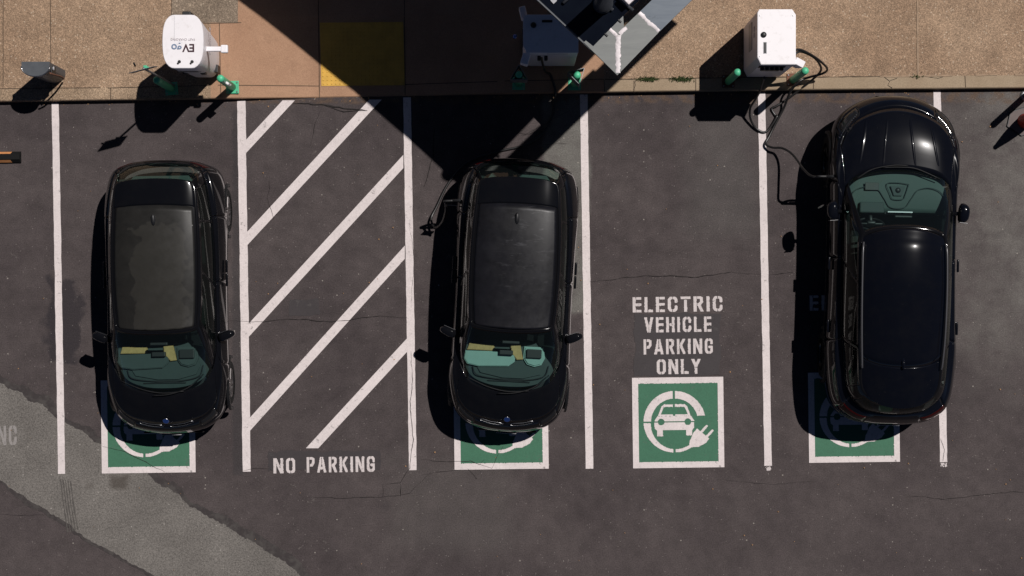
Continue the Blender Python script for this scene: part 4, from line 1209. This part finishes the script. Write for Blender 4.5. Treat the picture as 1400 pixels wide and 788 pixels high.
box('registration_card', (-.02, -.66, 1.09), (.36, .016, .016), 'emwhite', suv)
steering(suv, .38, -.48, 1.0)
box('rear_view_mirror', (0, -.58, 1.36), (.25, .03, .07), 'black', suv, .01)
wiper(suv, [(-.60, -1.15, 1.07), (-.25, -1.29, 1.095), (.0, -1.31, 1.10), (.25, -1.30, 1.10)])
wiper(suv, [(.62, -1.13, 1.07), (.40, -1.27, 1.09), (.10, -1.335, 1.10), (-.12, -1.335, 1.10)])
for sd in (1, -1):
    tube('roof_rail', [Vector((sd*.585, -.20, 1.49)), Vector((sd*.60, -.05, 1.53)), Vector((sd*.605, .5, 1.545)), Vector((sd*.595, 1.1, 1.535)), Vector((sd*.575, 1.5, 1.50)), Vector((sd*.565, 1.6, 1.47))], .014, 'railgrey', suv, 8)
    # bonnet creases: slightly raised folds
    for (x0, x1) in ((.17, .24), (.47, .58)):
        bm = bmesh.new(); rows = []
        for i in range(25):
            v = i/24; y = -2.02+.68*v; x = (x0+(x1-x0)*v)
            # height of the bonnet here
            best = None
            rows.append((x*sd, y, v))
        # built later against the surface
        cfgB.setdefault('creases', []).append(rows); bm.free()
    # daytime lamp strips
    bm = bmesh.new()
    for i in range(11):
        t = i/10; x = .62+.22*t; y = -2.055+.26*t+.05*t*t
        add_box(bm, (sd*x, y-.0, .868+.02*t), (.016, .012, .008), .002)
    from_bm('lamp_strip', bm, 'led', suv)
bm = bmesh.new(); add_tube(bm, [Vector((0, 1.42, 1.53)), Vector((0, 1.50, 1.555)), Vector((0, 1.58, 1.575)), Vector((0, 1.61, 1.56))], [.02, .028, .022, .006])
from_bm('aerial_fin', bm, 'paint_blue', suv, True)
box('number_plate', (0, 2.465, .70), (.30, .01, .15), 'greyp', suv, .003)
bm = bmesh.new(); add_box(bm, (0, -2.385, .50), (.50, .03, .20), .03)
from_bm('front_grille', bm, 'plastic', suv)
# creases sit on the bonnet: read its height from the bonnet mesh
from mathutils.bvhtree import BVHTree
def top_of(root, part, x, y):
    o = [c for c in bpy.data.objects if c.parent == root and c.name.split('.')[0] == part][0]
    me = o.data; bv = cache.get(o.name)
    if bv is None:
        bv = BVHTree.FromPolygons([v.co.copy() for v in me.vertices], [tuple(q.vertices) for q in me.polygons]); cache[o.name] = bv
    hit = bv.ray_cast(Vector((x, y, 3)), Vector((0, 0, -1)))
    return hit[0], hit[1]
cache = {}
for rows in cfgB['creases']:
    bm = bmesh.new(); pr = None
    for (x, y, v) in rows:
        hit, nn = top_of(suv, 'bonnet', x, y)
        if hit is None: pr = None; continue
        hgt = .006*math.sin(PI*v)**.6 if 0 < v < 1 else 0
        sg = 1 if x > 0 else -1
        w = .045
        pts = []
        for (dx, hh) in ((-w, -.004), (-.012, hgt*.75), (0, hgt), (.010, hgt*.3), (.022, -.004)):
            h2_, n2 = top_of(suv, 'bonnet', x+dx*sg, y)
            z = (h2_.z if h2_ else hit.z)
            pts.append(bm.verts.new((x+dx*sg, y, z+hh)))
        if pr:
            for a in range(4): bm.faces.new((pr[a], pr[a+1], pts[a+1], pts[a]))
        pr = pts
    if len(bm.faces): from_bm('bonnet_crease', bm, 'paint_blue', suv, True)
    else: bm.free()
p = G(1204.5, 354); suv.location = (p.x, p.y, 0); suv.rotation_euler.z = math.radians(180-1.2)
tag(suv, 'large black crossover with roof rails, nose to the kerb, rightmost of the three parked cars', 'car', 'cars parked in the charging bays')

# ------------------------------------------------------------------ bollards
def make_bollard(plate='bgreen', col='bgreen', h=1.08, r=.055):
    b = empty('bollard')
    n = 24
    prof = [(r, .01), (r, h-r*.8)]+[(r*math.cos(a*PI/12), h-r*.8+r*.8*math.sin(a*PI/12)) for a in range(1, 6)]+[(.002, h)]
    lathe('post', prof, col, b, n)
    bp = box('base_plate', (0, 0, .007), (.19, .19, .014), plate, b, .003)
    bm = bmesh.new()
    for x in (-.07, .07):
        for y in (-.07, .07): add_lathe(bm, [(.012, .014), (.012, .026), (.006, .03)], 8, (x, y, 0))
    from_bm('anchor_bolts', bm, 'steel', bp)
    return b
def set_at(o, px, py, z=KERB, rz=0):
    q = G(px, py); o.location = (q.x, q.y, z); o.rotation_euler.z = rz
grp = 'green bollards along the kerb'
b1 = make_bollard(); set_at(b1, 237, 123, rz=.1)
tag(b1, 'green bollard under the sign pole, in the shadow of the rounded charger', 'bollard', grp)
b2 = copy_tree(b1); set_at(b2, 320, 121, rz=.02)
tag(b2, 'sunlit green bollard right of the rounded charger with a white tag clipped on', 'bollard', grp)
bm = bmesh.new(); add_box(bm, (.066, -.045, .78), (.05, .035, .16), .006, RZ(-.6)); add_box(bm, (.07, -.04, .70), (.06, .02, .02), .004, RZ(-.6)); from_bm('tag_holder', bm, 'white', b2)
b3 = copy_tree(b1); set_at(b3, 709, 116)
tag(b3, 'fully shaded green bollard inside a triangular sign sleeve', 'bollard', grp)
b4 = copy_tree(b1); set_at(b4, 785, 116.5)
tag(b4, 'green bollard with sunlit top inside a triangular sleeve by the canopy corner', 'bollard', grp)
def sleeve(root, rz):
    bm = bmesh.new(); R = .145
    P = [Vector((R*math.cos(rz+k*2*PI/3), R*math.sin(rz+k*2*PI/3), 0)) for k in range(3)]
    for a in range(3):
        p0, p1 = P[a], P[(a+1) % 3]; c = (p0+p1)/2; d = p1-p0
        add_box(bm, (c.x, c.y, .88), (d.length-.012, .006, .36), 0, RZ(math.atan2(d.y, d.x)))
    from_bm('sign_sleeve', bm, 'steel', root)
    bm = bmesh.new(); 
    add_tube(bm, [P[0]*.5+Vector((0, 0, .75)), Vector((.04, 0, .75))], .01); add_tube(bm, [P[1]*.5+Vector((0, 0, .75)), Vector((0, .04, .75))], .01)
    from_bm('sleeve_bracket', bm, 'steel', root)
sleeve(b3, PI/2); sleeve(b4, PI/6+.25)
b5 = copy_tree(b1); set_at(b5, 994, 113)
tag(b5, 'green bollard left of the square white charger, standing in its shadow', 'bollard', grp)
b6 = copy_tree(b1); set_at(b6, 1082, 111)
tag(b6, 'green bollard right of the square white charger, on a rusty base plate', 'bollard', grp)
for b_ in (b5, b6):
    for ch in [x for x in bpy.data.objects if x.parent == b_ and x.name.startswith('base_plate')]:
        ch.data = ch.data.copy(); ch.data.materials[0] = M['rust']
b7 = empty('steel_bollard'); lathe('post', [(.05, 0), (.05, 1.1), (.04, 1.14), (.02, 1.155), (.002, 1.16)], 'steel', b7, 20)
lathe('base_ring', [(.09, 0), (.09, .012), (.055, .02)], 'steel', b7, 20)
set_at(b7, 1402.5, 131, .0)
tag(b7, 'grey steel bollard at the right edge of the picture above the red cone', 'bollard')

# sign on a pole beside the first bollard
sg = empty('sign_post'); set_at(sg, 241, 119)
tube('pole', [Vector((0, 0, 0)), Vector((0, 0, 1.0)), Vector((-.01, -.01, 2.05))], .016, 'steel', sg, 10, sub=3)
pl = box('sign_plate', (0, 0, 0), (.36, .008, .30), 'darkgrey', sg, .002)
pl.location = (-.03, -.02, 1.98); pl.rotation_euler = (.14, 0, .26)
bm = bmesh.new(); add_box(bm, (0, .02, 1.98), (.05, .04, .04), .005); add_box(bm, (0, .02, 1.88), (.05, .04, .03), .005)
from_bm('clamp', bm, 'bgreen', sg)
tube('stub', [Vector((-.12, .02, 2.08)), Vector((-.12, .05, 2.15))], .014, 'black', sg, 8, sub=2)
tag(sg, 'thin pole with dark square sign plate beside the rounded charger', 'sign')

# ------------------------------------------------------------------ rounded charger
rc_ = empty('rounded_charger')
def rc_outline(w, d, n=48, flat=.62):
    out = []
    for i in range(n):
        a = 2*PI*i/n; c, s_ = math.cos(a), math.sin(a)
        r = (abs(c)**2.3+abs(s_)**4.2)**(-1/3.1)
        out.append((w/2*c*r*.98, max(-d/2, min(d/2, d/2*s_*r*1.04))))
    return out
prof = [(.13, .78, .80), (.30, .80, .82), (.9, .86, .88), (1.4, .94, .95), (1.70, 1., 1.)]
bm = bmesh.new(); rings = []
OUT = rc_outline(.585, .745)
for (z, fx, fy) in [(0, .70, .74), (.10, .78, .80), (.45, .83, .84), (1.0, .90, .91), (1.4, .97, .97), (1.66, 1.0, 1.0), (1.685, .99, .99)]:
    rings.append([bm.verts.new((x*fx, y*fy, z)) for x, y in OUT])
for A_, B_ in zip(rings, rings[1:]):
    n = len(A_)
    for k in range(n): bm.faces.new((A_[k], A_[(k+1) % n], B_[(k+1) % n], B_[k]))
bm.faces.new(rings[0]); bm.faces.new(rings[-1])
shell_ = from_bm('cabinet', bm, 'white', rc_, True)
bm = bmesh.new(); A_ = [bm.verts.new((x*1.005, y*1.005, 1.688)) for x, y in OUT]; B_ = [bm.verts.new((x*1.01, y*1.01, 1.694)) for x, y in OUT]; C_ = [bm.verts.new((x*1.01, y*1.01, 1.715)) for x, y in OUT]; D_ = [bm.verts.new((x*.99, y*.992, 1.722)) for x, y in OUT]
for X_, Y_ in ((A_, B_), (B_, C_), (C_, D_)):
    for k in range(len(X_)): bm.faces.new((X_[k], X_[(k+1) % len(X_)], Y_[(k+1) % len(X_)], Y_[k]))
bm.faces.new(D_); bm.faces.new(A_)
lid = from_bm('lid', bm, 'white_top', rc_)
box('lid_seam', (.0-.12, .18, 1.7225), (.004, .36, .001), 'greyp', lid)
for x in (-.05, .13):
    bm = bmesh.new(); add_lathe(bm, [(.024, 1.7225), (.022, 1.727), (.001, 1.727)], 14, (x, -.285, 0)); add_lathe(bm, [(.016, 1.7225), (.014, 1.726), (.001, 1.726)], 14, (x-.02, -.31, 0))
    from_bm('lifting_eye', bm, 'black', lid)
def text(name, s, size, mat, parent, loc, rot, ext=.0015, off=0):
    cu = bpy.data.curves.new('t', 'FONT'); cu.body = s; cu.size = size; cu.extrude = ext; cu.align_x = 'CENTER'; cu.align_y = 'CENTER'
    cu.resolution_u = 3; cu.offset = off
    ob = bpy.data.objects.new('t', cu); COL.objects.link(ob)
    dg = bpy.context.evaluated_depsgraph_get(); me = bpy.data.meshes.new_from_object(ob.evaluated_get(dg))
    bpy.data.objects.remove(ob); bpy.data.curves.remove(cu)
    me.materials.clear()
    o = link(name, me, mat, parent); o.location = loc; o.rotation_euler = rot
    return o
text('lettering', 'EV', .155, 'ink', lid, (.083, -.085, 1.726), (0, 0, PI), off=.004)
text('lettering', 'go', .155, 'inkblue', lid, (-.088, -.085, 1.726), (0, 0, PI), off=.003)
text('lettering', 'FAST CHARGING', .045, 'inkgrey', lid, (.0, .03, 1.726), (0, 0, PI))
arm = box('cable_arm', (.40, -.06, 1.40), (.30, .07, .05), 'white', rc_, .012)
box('cable_hook', (.53, -.06, 1.40), (.10, .115, .07), 'white', arm, .015)
box('rear_box', (.02, .40, 1.45), (.12, .10, .25), 'black', rc_, .01)
t1 = text('side_lettering', 'CHARGE', .10, 'inkgrey', rc_, (.289, .08, 1.2), (PI/2, 0, PI/2))
scr = box('screen', (-.02, -.345, 1.2), (.26, .012, .20), 'black', rc_, .004)
box('screen_bezel', (-.02, -.340, 1.2), (.32, .012, .26), 'greyp', scr, .004)
for x in (-.14, .12):
    box('connector_holster', (x, -.325, .80), (.08, .04, .12), 'black', rc_, .012)
prism('plinth', [(x*.72, y*.76) for x, y in OUT], -.002, .09, 'black', rc_)
# low grey base at the right flank
box('cable_inlet', (.225, -.20, .25), (.05, .12, .25), 'black', rc_, .01)
q = I(250, 57, 1.85); rc_.location = (q.x, q.y, KERB)
rc_.rotation_euler.z = 0
tag(rc_, 'tall white rounded charger with printed lid, standing on the pavement left of the tactile pad', 'car charger')

# ------------------------------------------------------------------ boxy chargers
def boxy(name, px0, px1, py0, py1, cut, h=1.49):
    a, b = G(px0, py1), G(px1, py0); c = (a+b)/2; hx, hy = (b.x-a.x)/2, (b.y-a.y)/2
    r = empty(name); r.location = (c.x, c.y, KERB)
    ch = .05
    out = [(-hx, -hy+ch*2), (-hx+ch, -hy), (hx-.005, -hy), (hx, -hy+.01), (hx, hy-ch*1.5), (hx-ch, hy), (-hx+ch*.5, hy), (-hx, hy-ch)]
    prism('cabinet', out, .08, h-.03, 'white', r)
    prism('lid', [(x*1.012, y*1.01) for x, y in out], h-.027, h, 'white_top', r, .006)
    prism('plinth', [(x*.94, y*.94) for x, y in out], -.002, .078, 'black', r)
    return r, hx, hy, h
bc, hx, hy, h = boxy('boxy_charger', 1014.2, 1062.6, 38, 107.8, 0)
def cap(root, x, y, z, r=.042):
    lathe('lid_knob', [(r, z), (r*.98, z+.012), (r*.8, z+.022), (r*.3, z+.028), (.001, z+.029)], 'black', root, 20, (x, y, 0))
cap(bc, -.185, .03+.0, h)
box('lid_slot', (-.165, -.155, h+.006), (.034, .15, .014), 'black', bc, .007)
sl = box('lid_slot_rim', (-.165, -.155, h+.002), (.05, .166, .006), 'greyp', bc, .002)
e_ = box('corner_ear', (0, 0, 0), (.15, .10, .26), 'white', bc, .008); e_.location = (hx+.065, -hy+.06, h-.30); e_.rotation_euler = (0, .25, -.45)
bm = bmesh.new()
for k in range(5): add_box(bm, (-.17+k*.07, -hy-.03, h-.25), (.05, .06, .08), .012)
add_box(bm, (-.03, -hy-.008, h-.25), (.38, .015, .13), .004)
from_bm('connector_holster', bm, 'black', bc)
box('screen', (-.0, -hy-.008, h-.55), (.26, .014, .20), 'black', bc, .003)
box('side_vent', (-hx-.004, .1, .8), (.008, .4, .3), 'greyp', bc, .002)
text('side_lettering', 'DC', .12, 'inkgrey', bc, (-hx-.003, .12, 1.15), (PI/2, 0, -PI/2))
bm = bmesh.new()
for k in range(3):
    add_lathe(bm, [(.008, h+.0002), (.008, h+.004), (.003, h+.005)], 8, ([-.24, -.24, .23][k], [.30, -.28, .30][k], 0))
from_bm('lid_screws', bm, 'steel', bc)
tag(bc, 'boxy white charger in full sun with thick black cables, left of the large crossover', 'car charger', 'boxy white chargers')

bd, hx2, hy2, h = boxy('boxy_charger', 714.5, 784.5, 44.5, 93, 0)
cap(bd, -.245, .12, h)
box('lid_slot', (-.05, .175, h+.006), (.15, .036, .014), 'black', bd, .007)
e1 = box('corner_ear', (0, 0, 0), (.09, .17, .24), 'white', bd, .008); e1.location = (-hx2-.0, hy2+.05, h-.20); e1.rotation_euler = (0, 0, .25)
e2 = box('corner_ear', (0, 0, 0), (.11, .16, .24), 'white', bd, .008); e2.location = (-hx2+.03, -hy2-.07, h-.20); e2.rotation_euler = (0, 0, -.3)
bm = bmesh.new()
for k in range(2): add_box(bm, (-.16+k*.10, -hy2-.03, h-.35), (.05, .07, .10), .012)
from_bm('connector_holster', bm, 'black', bd)
box('screen', (-hx2-.006, 0, h-.45), (.012, .24, .20), 'black', bd, .003)
lathe('blue_connector', [(.02, 0), (.03, .02), (.03, .14), (.018, .16), (.001, .165)], 'blue', bd, 14, (-hx2-.12, .02, h-.5))
box('front_panel_seam', (.1, -hy2-.002, h-.12), (.30, .004, .006), 'black', bd)
tag(bd, 'boxy white charger standing in the deep shade of the canopy', 'car charger', 'boxy white chargers')

# ------------------------------------------------------------------ cables
def cable(name, pts, r=.014): return tube(name, pts, r, 'cable', None, 10, True, 10)
def handle(parent, p, d, s=1.0):
    """charging plug: nose, body, and hoop grip"""
    d = d.normalized(); side = d.cross(Vector((0, 0, 1))).normalized()
    bm = bmesh.new()
    add_tube(bm, [p+d*.0, p-d*.05, p-d*.06, p-d*.16], [.030, .030, .024, .022], 12)
    add_tube(bm, crpath([p-d*.05+Vector((0, 0, -.02)), p-d*.08+Vector((0, 0, -.10)), p-d*.20+Vector((0, 0, -.11)), p-d*.27+Vector((0, 0, -.04)), p-d*.26+Vector((0, 0, .005)), p-d*.15+Vector((0, 0, .01))], 5), .019, 8)
    return from_bm('plug', bm, 'black', parent, True)
zc = KERB+.016
# cable plugged into the crossover
cb = empty('charging_cable'); q = G(1058, 116); cb.location = (q.x, q.y, 0)
inv = Vector(cb.location)
pts = [I(1076, 80, 1.25), I(1090, 68, 1.20), I(1108, 74.5, 1.0), I(1124, 86, .75), I(1131, 95, .5), I(1124, 101, .35), I(1106, 106, .30), I(1092, 112, .32), I(1080, 127, .22), I(1072, 147, .08), I(1060, 170, .03),
       I(1052, 186, .03), I(1047, 197, .06), I(1056, 202, .12), I(1070, 203, .20), I(1084, 212, .35), I(1099, 232, .62), I(1110, 241, .80), I(1124, 242, .85)]
o_ = tube('cable', [p-inv for p in pts], .0175, 'cable', cb, 10, True, 10)
pp = I(1144, 241.5, .88)-inv; handle(cb, pp, Vector((1, 0, 0)))
tag(cb, 'thick black cable running from the sunlit boxy charger to the plug in the crossover', 'charging cable')
# the second cable: hangs from the charger front in a loop
cc = empty('charging_cable'); q = G(1045, 112); cc.location = (q.x, q.y, 0); inv = Vector(cc.location)
pts = [I(1080, 84, 1.20), I(1092, 71, 1.15), I(1110, 77, .9), I(1120, 87, .65), I(1122, 97, .42), I(1112, 108, .24), I(1093, 123, .10), I(1076, 136, .04), I(1062, 145, .03), I(1055, 149, .02), I(1060, 158, .02),
       I(1062, 160, .05), I(1052, 176, .03), I(1044, 181, .03), I(1033, 175, .04), I(1026, 162, .10), I(1026, 148, .22), I(1033, 136, .42), I(1040, 122, .70), I(1045, 106, 1.05)]
tube('cable', [p-inv for p in pts], .0175, 'cable', cc, 10, True, 10)
tag(cc, 'looped spare black cable hanging from the front of the sunlit boxy charger', 'charging cable')
# cable of the shaded charger to the middle hatchback
ce = empty('charging_cable'); q = G(745, 100); ce.location = (q.x, q.y, 0); inv = Vector(ce.location)
pts = [I(740, 76, 1.2), I(742, 88, .8), I(746, 98, .35), G(752, 104, zc), G(757, 118, zc), G(759, 127, zc+.01), G(758, 140, .02), G(755, 160, .02), G(744, 180, .02), G(720, 198, .02), G(680, 208, .02), G(640, 222, .03),
       G(614, 250, .04), G(598, 282, .06), G(590, 300, .10), G(596, 312, .20), G(606, 306, .45), G(612, 292, .72), I(609, 276, .86)]
tube('cable', [p-inv for p in pts], .0175, 'cable', ce, 10, True, 10)
handle(ce, I(633, 274, .90)-inv, Vector((1, .05, 0)))
tag(ce, 'black cable trailing from the shaded boxy charger to the rear flank of the middle hatchback', 'charging cable')
pf = box('charge_flap', (-.955, 1.28, .93), (.15, .015, .15), 'paint', hb2, .006)

# ------------------------------------------------------------------ D-shaped bin at the left
db = empty('waste_bin')
def dout(w, d, k=1.0, n=14):
    P = [(w/2, d*.42), (-w/2, d*.42)]
    for i in range(n+1):
        a = PI+PI*i/n
        P.append((w/2*math.cos(a)*1.0, d*.10+d*.62*math.sin(a)*k))
    return P
bm = bmesh.new(); rings = []
for (z, s_, k) in ((0, .93, 1), (.05, .95, 1), (.5, .98, 1), (.90, 1, 1)):
    rings.append([bm.verts.new((x*s_, y*s_, z)) for x, y in dout(.395, .215)])
for A_, B_ in zip(rings, rings[1:]):
    for k in range(len(A_)): bm.faces.new((A_[k], A_[(k+1) % len(A_)], B_[(k+1) % len(A_)], B_[k]))
bm.faces.new(rings[0]); bm.faces.new(rings[-1]); from_bm('body', bm, 'darkgrey', db)
prism('top', dout(.41, .225), .905, .935, 'darkgrey', db, .006)
bm = bmesh.new(); add_tube(bm, [Vector((x*1.0, y*1.0, .93)) for x, y in dout(.415, .232)[2:]], .009, 8)
from_bm('top_rim', bm, 'chrome', db, True)
fr = box('side_opening', (.196, -.0, .70), (.012, .12, .22), 'black', db, .004)
lathe('push_button', [(.03, 0), (.03, .012), (.024, .018), (.001, .019)], 'greyp', fr, 16, (0, 0, 0))
for ch in [x for x in bpy.data.objects if x.parent == fr]: ch.location = (.203, .02, .74); ch.rotation_euler = (0, PI/2, 0)
bm = bmesh.new(); add_tube(bm, crpath([Vector((.20, -.07, .9)), Vector((.235, -.075, .75)), Vector((.235, -.06, .45)), Vector((.19, -.05, .12))], 5), .014)
from_bm('side_rail', bm, 'rust', db, True)
q = I(48.5, 91.5, 1.06); db.location = (q.x, q.y-.02, KERB)
tag(db, 'dark grey D-shaped waste bin with bright curved rim at the far left', 'bin')

# wheel stop at the left edge
ws = empty('wheel_stop'); q = G(-32, 216); ws.location = (q.x, q.y, 0); ws.rotation_euler.z = .013
bm = bmesh.new(); L_, w2, hh = .68, .085, .10
sec = [(-w2, 0), (-w2, .03), (-w2*.45, hh), (w2*.45, hh), (w2, .03), (w2, 0)]
A_ = [bm.verts.new((-L_, y, z)) for y, z in sec]; B_ = [bm.verts.new((L_, y, z)) for y, z in sec]
for k in range(6): bm.faces.new((A_[k], A_[(k+1) % 6], B_[(k+1) % 6], B_[k]))
bm.faces.new(A_); bm.faces.new(B_); from_bm('block', bm, 'rubber', ws)
def strip_q(x0, x1, sg):
    bm = bmesh.new(); n0 = Vector((0, sg*.84, .54))
    def pt(x, t): return Vector((x, sg*(w2*.45+(w2-w2*.45)*t), hh+(.03-hh)*t))+Vector((0, sg*.003, .003))
    f = [pt(x0+.02, .12), pt(x1-.02, .12), pt(x1-.005, .85), pt(x0+.005, .85)]
    vs = [bm.verts.new(q) for q in f]; bm.faces.new(vs)
    return from_bm('reflector', bm, 'orange', ws)
for x0 in (-.62, -.24, .14):
    for sg_ in (1, -1): strip_q(x0+.18, x0+.42, sg_)
tag(ws, 'black rubber wheel stop with orange reflectors at the left edge', 'wheel stop')

# red cone at the right edge
cn = empty('traffic_cone'); q = G(1400.5, 166); cn.location = (q.x, q.y, 0)
lathe('cone', [(.115, .03), (.105, .06), (.10, .30), (.075, .62), (.045, .88), (.036, .96), (.034, 1.0), (.001, 1.0)], 'red', cn, 28)
M['padgrey'] = simple('pink_grey_rubber', (.13, .105, .10), .85, var=.15)
po = [(.28*math.cos(a*PI/3+.35), .22*math.sin(a*PI/3+.35)) for a in range(6)]
prism('base_pad', po, .004, .026, 'padgrey', cn)
bm = bmesh.new(); add_tube(bm, [Vector((x, y, .015)) for x, y in po+[po[0]]], .013, 6); from_bm('base_rim', bm, 'black', cn)
tag(cn, 'tall red cone on a grey pad at the right edge', 'cone')

# ------------------------------------------------------------------ canopy
cz = 4.13; cp = 3.90
can = empty('metal_canopy'); q = G(940, -120); can.location = (q.x, q.y, 0); inv = Vector(can.location)
def L2(v): return (v.x-inv.x, v.y-inv.y)
def Ic(px, py, z): return L2(I(px, py, z))
def Gc(px, py): return L2(G(px, py))
inner = [(853, 37), (889, .5)]
# flashing around the corner, in three welded lengths
pA = [Ic(798, 58, cz), Ic(801, 55.5, cz), Ic(811, 63.5, cz), Ic(834, 40, cz), Ic(852, 22, cz), Ic(853, 37, cz), Ic(873.5, 17.5, cz), Ic(901, 44, cz), Ic(844, 103, cz)]
prism('corner_flashing', pA, cz-.05, cz, 'flash_a', can)
pB = [Ic(874.2, 16.8, cz), Ic(901.7, 43.3, cz), Ic(1160, -207, cz), Ic(1128, -230, cz)]
prism('edge_flashing', pB, cz-.05, cz, 'flash_b', can)
def seam(pts, w):
    bm = bmesh.new(); fine = []
    P = [Vector((*Ic(x, y, cz), cz)) for x, y in pts]
    for a, b in zip(P, P[1:]):
        n = max(2, int((b-a).length/.02))
        for i in range(n): fine.append(a.lerp(b, i/n))
    fine.append(P[-1]); rows = []
    for i, p in enumerate(fine):
        d = (fine[min(i+1, len(fine)-1)]-fine[max(i-1, 0)]).normalized(); nn = Vector((-d.y, d.x, 0))
        a = w*(1+.5*noise.noise(Vector((i*.5, w*100, 0)))+random.uniform(-.2, .2))/2; b = w*(1+.5*noise.noise(Vector((i*.5, w*100, 9)))+random.uniform(-.2, .2))/2
        hh = .010+.006*noise.noise(p*25)
        rows.append([bm.verts.new(p-nn*a+Vector((0, 0, .001))), bm.verts.new(p-nn*a*.5+Vector((0, 0, hh))), bm.verts.new(p+nn*b*.5+Vector((0, 0, hh))), bm.verts.new(p+nn*b+Vector((0, 0, .001)))])
    for u, v in zip(rows, rows[1:]):
        for k in range(3): bm.faces.new((u[k], u[k+1], v[k+1], v[k]))
    return from_bm('sealant_bead', bm, 'sealant', can, True)
seam([(845, 100), (845, 80), (845, 62), (845.5, 48)], .062); seam([(843, 49), (839, 44), (834, 40)], .042); seam([(847, 47), (851, 42), (857, 38.5)], .05); seam([(874, 17.5), (880, 24), (888, 32), (895, 37), (901, 43)], .048)
# dark roof panels
roof_poly = [Gc(300, -273), Gc(476, -136), Gc(640, -16), Gc(729.5, 61.6), Ic(806, 66, cp), Ic(816, 66, cp), Ic(834.5, 46, cp), Ic(852, 30, cp), Ic(853, 21.5, cp), Ic(875, -.5, cp), Ic(990, -120, cp), Ic(1106, -238, cp), Gc(900, -420)]
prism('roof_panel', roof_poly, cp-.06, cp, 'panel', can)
# slot partly closed
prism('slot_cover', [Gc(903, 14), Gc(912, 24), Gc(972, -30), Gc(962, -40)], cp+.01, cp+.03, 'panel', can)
prism('slot_light_block', [Gc(985, -66), Gc(1003, -46), Gc(1300, -330), Gc(1150, -330)], cp+.01, cp+.03, 'panel', can)  # unseen plate, widened to keep sun off the ground below the slot
# edge trim
bm = bmesh.new(); add_tube(bm, [Vector((*Gc(476, -136), cp)), Vector((*Gc(640, -16), cp)), Vector((*Gc(729.5, 61.6), cp)), Vector((*Ic(812, 72, cp), cp))], .014, 6)
from_bm('edge_trim', bm, 'darkgrey', can)
# bolts at the flashing edge
for (x, y) in ((829, 48), (847.5, 29)):
    b_ = box('flashing_bolt', (0, 0, 0), (.05, .018, .02), 'black', can); c_ = Ic(x, y, cz); b_.location = (c_[0], c_[1], cz+.01); b_.rotation_euler.z = -.7
M['dimgrey'] = simple('dull_dark_grey', (.03, .033, .04), .6, var=.15)  # near-black grey base for the pole and conduits
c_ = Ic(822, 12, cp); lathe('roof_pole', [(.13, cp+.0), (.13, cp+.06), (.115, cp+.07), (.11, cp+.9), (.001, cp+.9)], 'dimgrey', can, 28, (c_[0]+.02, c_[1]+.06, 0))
c_ = Ic(860, -5, cp+.2); b_ = box('junction_box', (0, 0, 0), (.15, .15, .16), 'sealant', can, .01); b_.location = (c_[0], c_[1], cp+.10); b_.rotation_euler.z = .76
for (x0, y0, x1, y1) in ((826, 2, 838, 14), (832, -14, 866, 14), (770, 4, 800, -24)):
    a = Ic(x0, y0, cp+.06); b = Ic(x1, y1, cp+.06)
    tube('conduit', [Vector((a[0], a[1], cp+.03)), Vector((b[0], b[1], cp+.03))], .022, 'dimgrey', can, 8, sub=2)
c_ = Ic(757, 1, cp+.02); b_ = box('roof_clip', (0, 0, 0), (.06, .06, .02), 'greyp', can); b_.location = (c_[0], c_[1], cp+.01); b_.rotation_euler.z = .76
# carrying frame and columns beyond the top of the picture
for (x, y) in ((880, -130), (1000, -250), (700, -150)):
    c_ = Gc(x, y); bm = bmesh.new(); add_box(bm, (c_[0], c_[1], (cp-.2)/2+KERB/2), (.2, .2, cp-.2-KERB), .01); add_box(bm, (c_[0], c_[1], KERB+.01), (.4, .4, .02), .004)
    from_bm('column', bm, 'steel', can)
bm = bmesh.new()
for a, b in (((700, -150), (1000, -250)), ((880, -130), (800, 20)), ((880, -130), (1010, -120))):
    A_, B_ = Gc(*a), Gc(*b); d = Vector((B_[0]-A_[0], B_[1]-A_[1], 0)); m_ = ((A_[0]+B_[0])/2, (A_[1]+B_[1])/2, cp-.14)
    add_box(bm, m_, (d.length, .12, .14), .005, RZ(math.atan2(d.y, d.x)))
from_bm('beam', bm, 'steel', can)
tag(can, 'tall dark metal canopy with grey sealed corner flashing at the top edge', 'canopy')

# ------------------------------------------------------------------ light, camera
hx_, hy_ = 40/S, 36/S
elev = math.atan2(1, math.hypot(hx_, hy_))
az = math.atan2(hx_, hy_)
w = bpy.data.worlds.new('World'); scene.world = w; w.use_nodes = True
t = w.node_tree; bg = t.nodes['Background']; sk = t.nodes.new('ShaderNodeTexSky'); sk.sky_type = 'NISHITA'; sk.sun_disc = False
sk.sun_elevation = elev; sk.sun_rotation = az; sk.air_density = .22; sk.dust_density = .05; sk.ozone_density = 1.5
t.links.new(sk.outputs[0], bg.inputs[0]); bg.inputs[1].default_value = .05
ld = bpy.data.lights.new('sun', 'SUN'); ld.energy = 5.0; ld.angle = math.radians(.53); ld.color = (1, .955, .92)
so = bpy.data.objects.new('sun', ld); COL.objects.link(so)
d = Vector((hx_, hy_, 1)).normalized(); so.rotation_euler = d.to_track_quat('Z', 'Y').to_euler(); so.location = (10, 9, 25)
cd_ = bpy.data.cameras.new('camera'); cam = bpy.data.objects.new('camera', cd_); COL.objects.link(cam)
cam.location = (0, 0, H); cd_.sensor_width = 36; cd_.lens = 36*S*H/1400; cd_.clip_end = 500
scene.camera = cam
scene.view_settings.view_transform = 'Standard'; scene.view_settings.look = 'None'; scene.view_settings.exposure = -.3; scene.view_settings.gamma = 1
scene.render.engine = 'CYCLES'
scene.cycles.transparent_max_bounces = 16
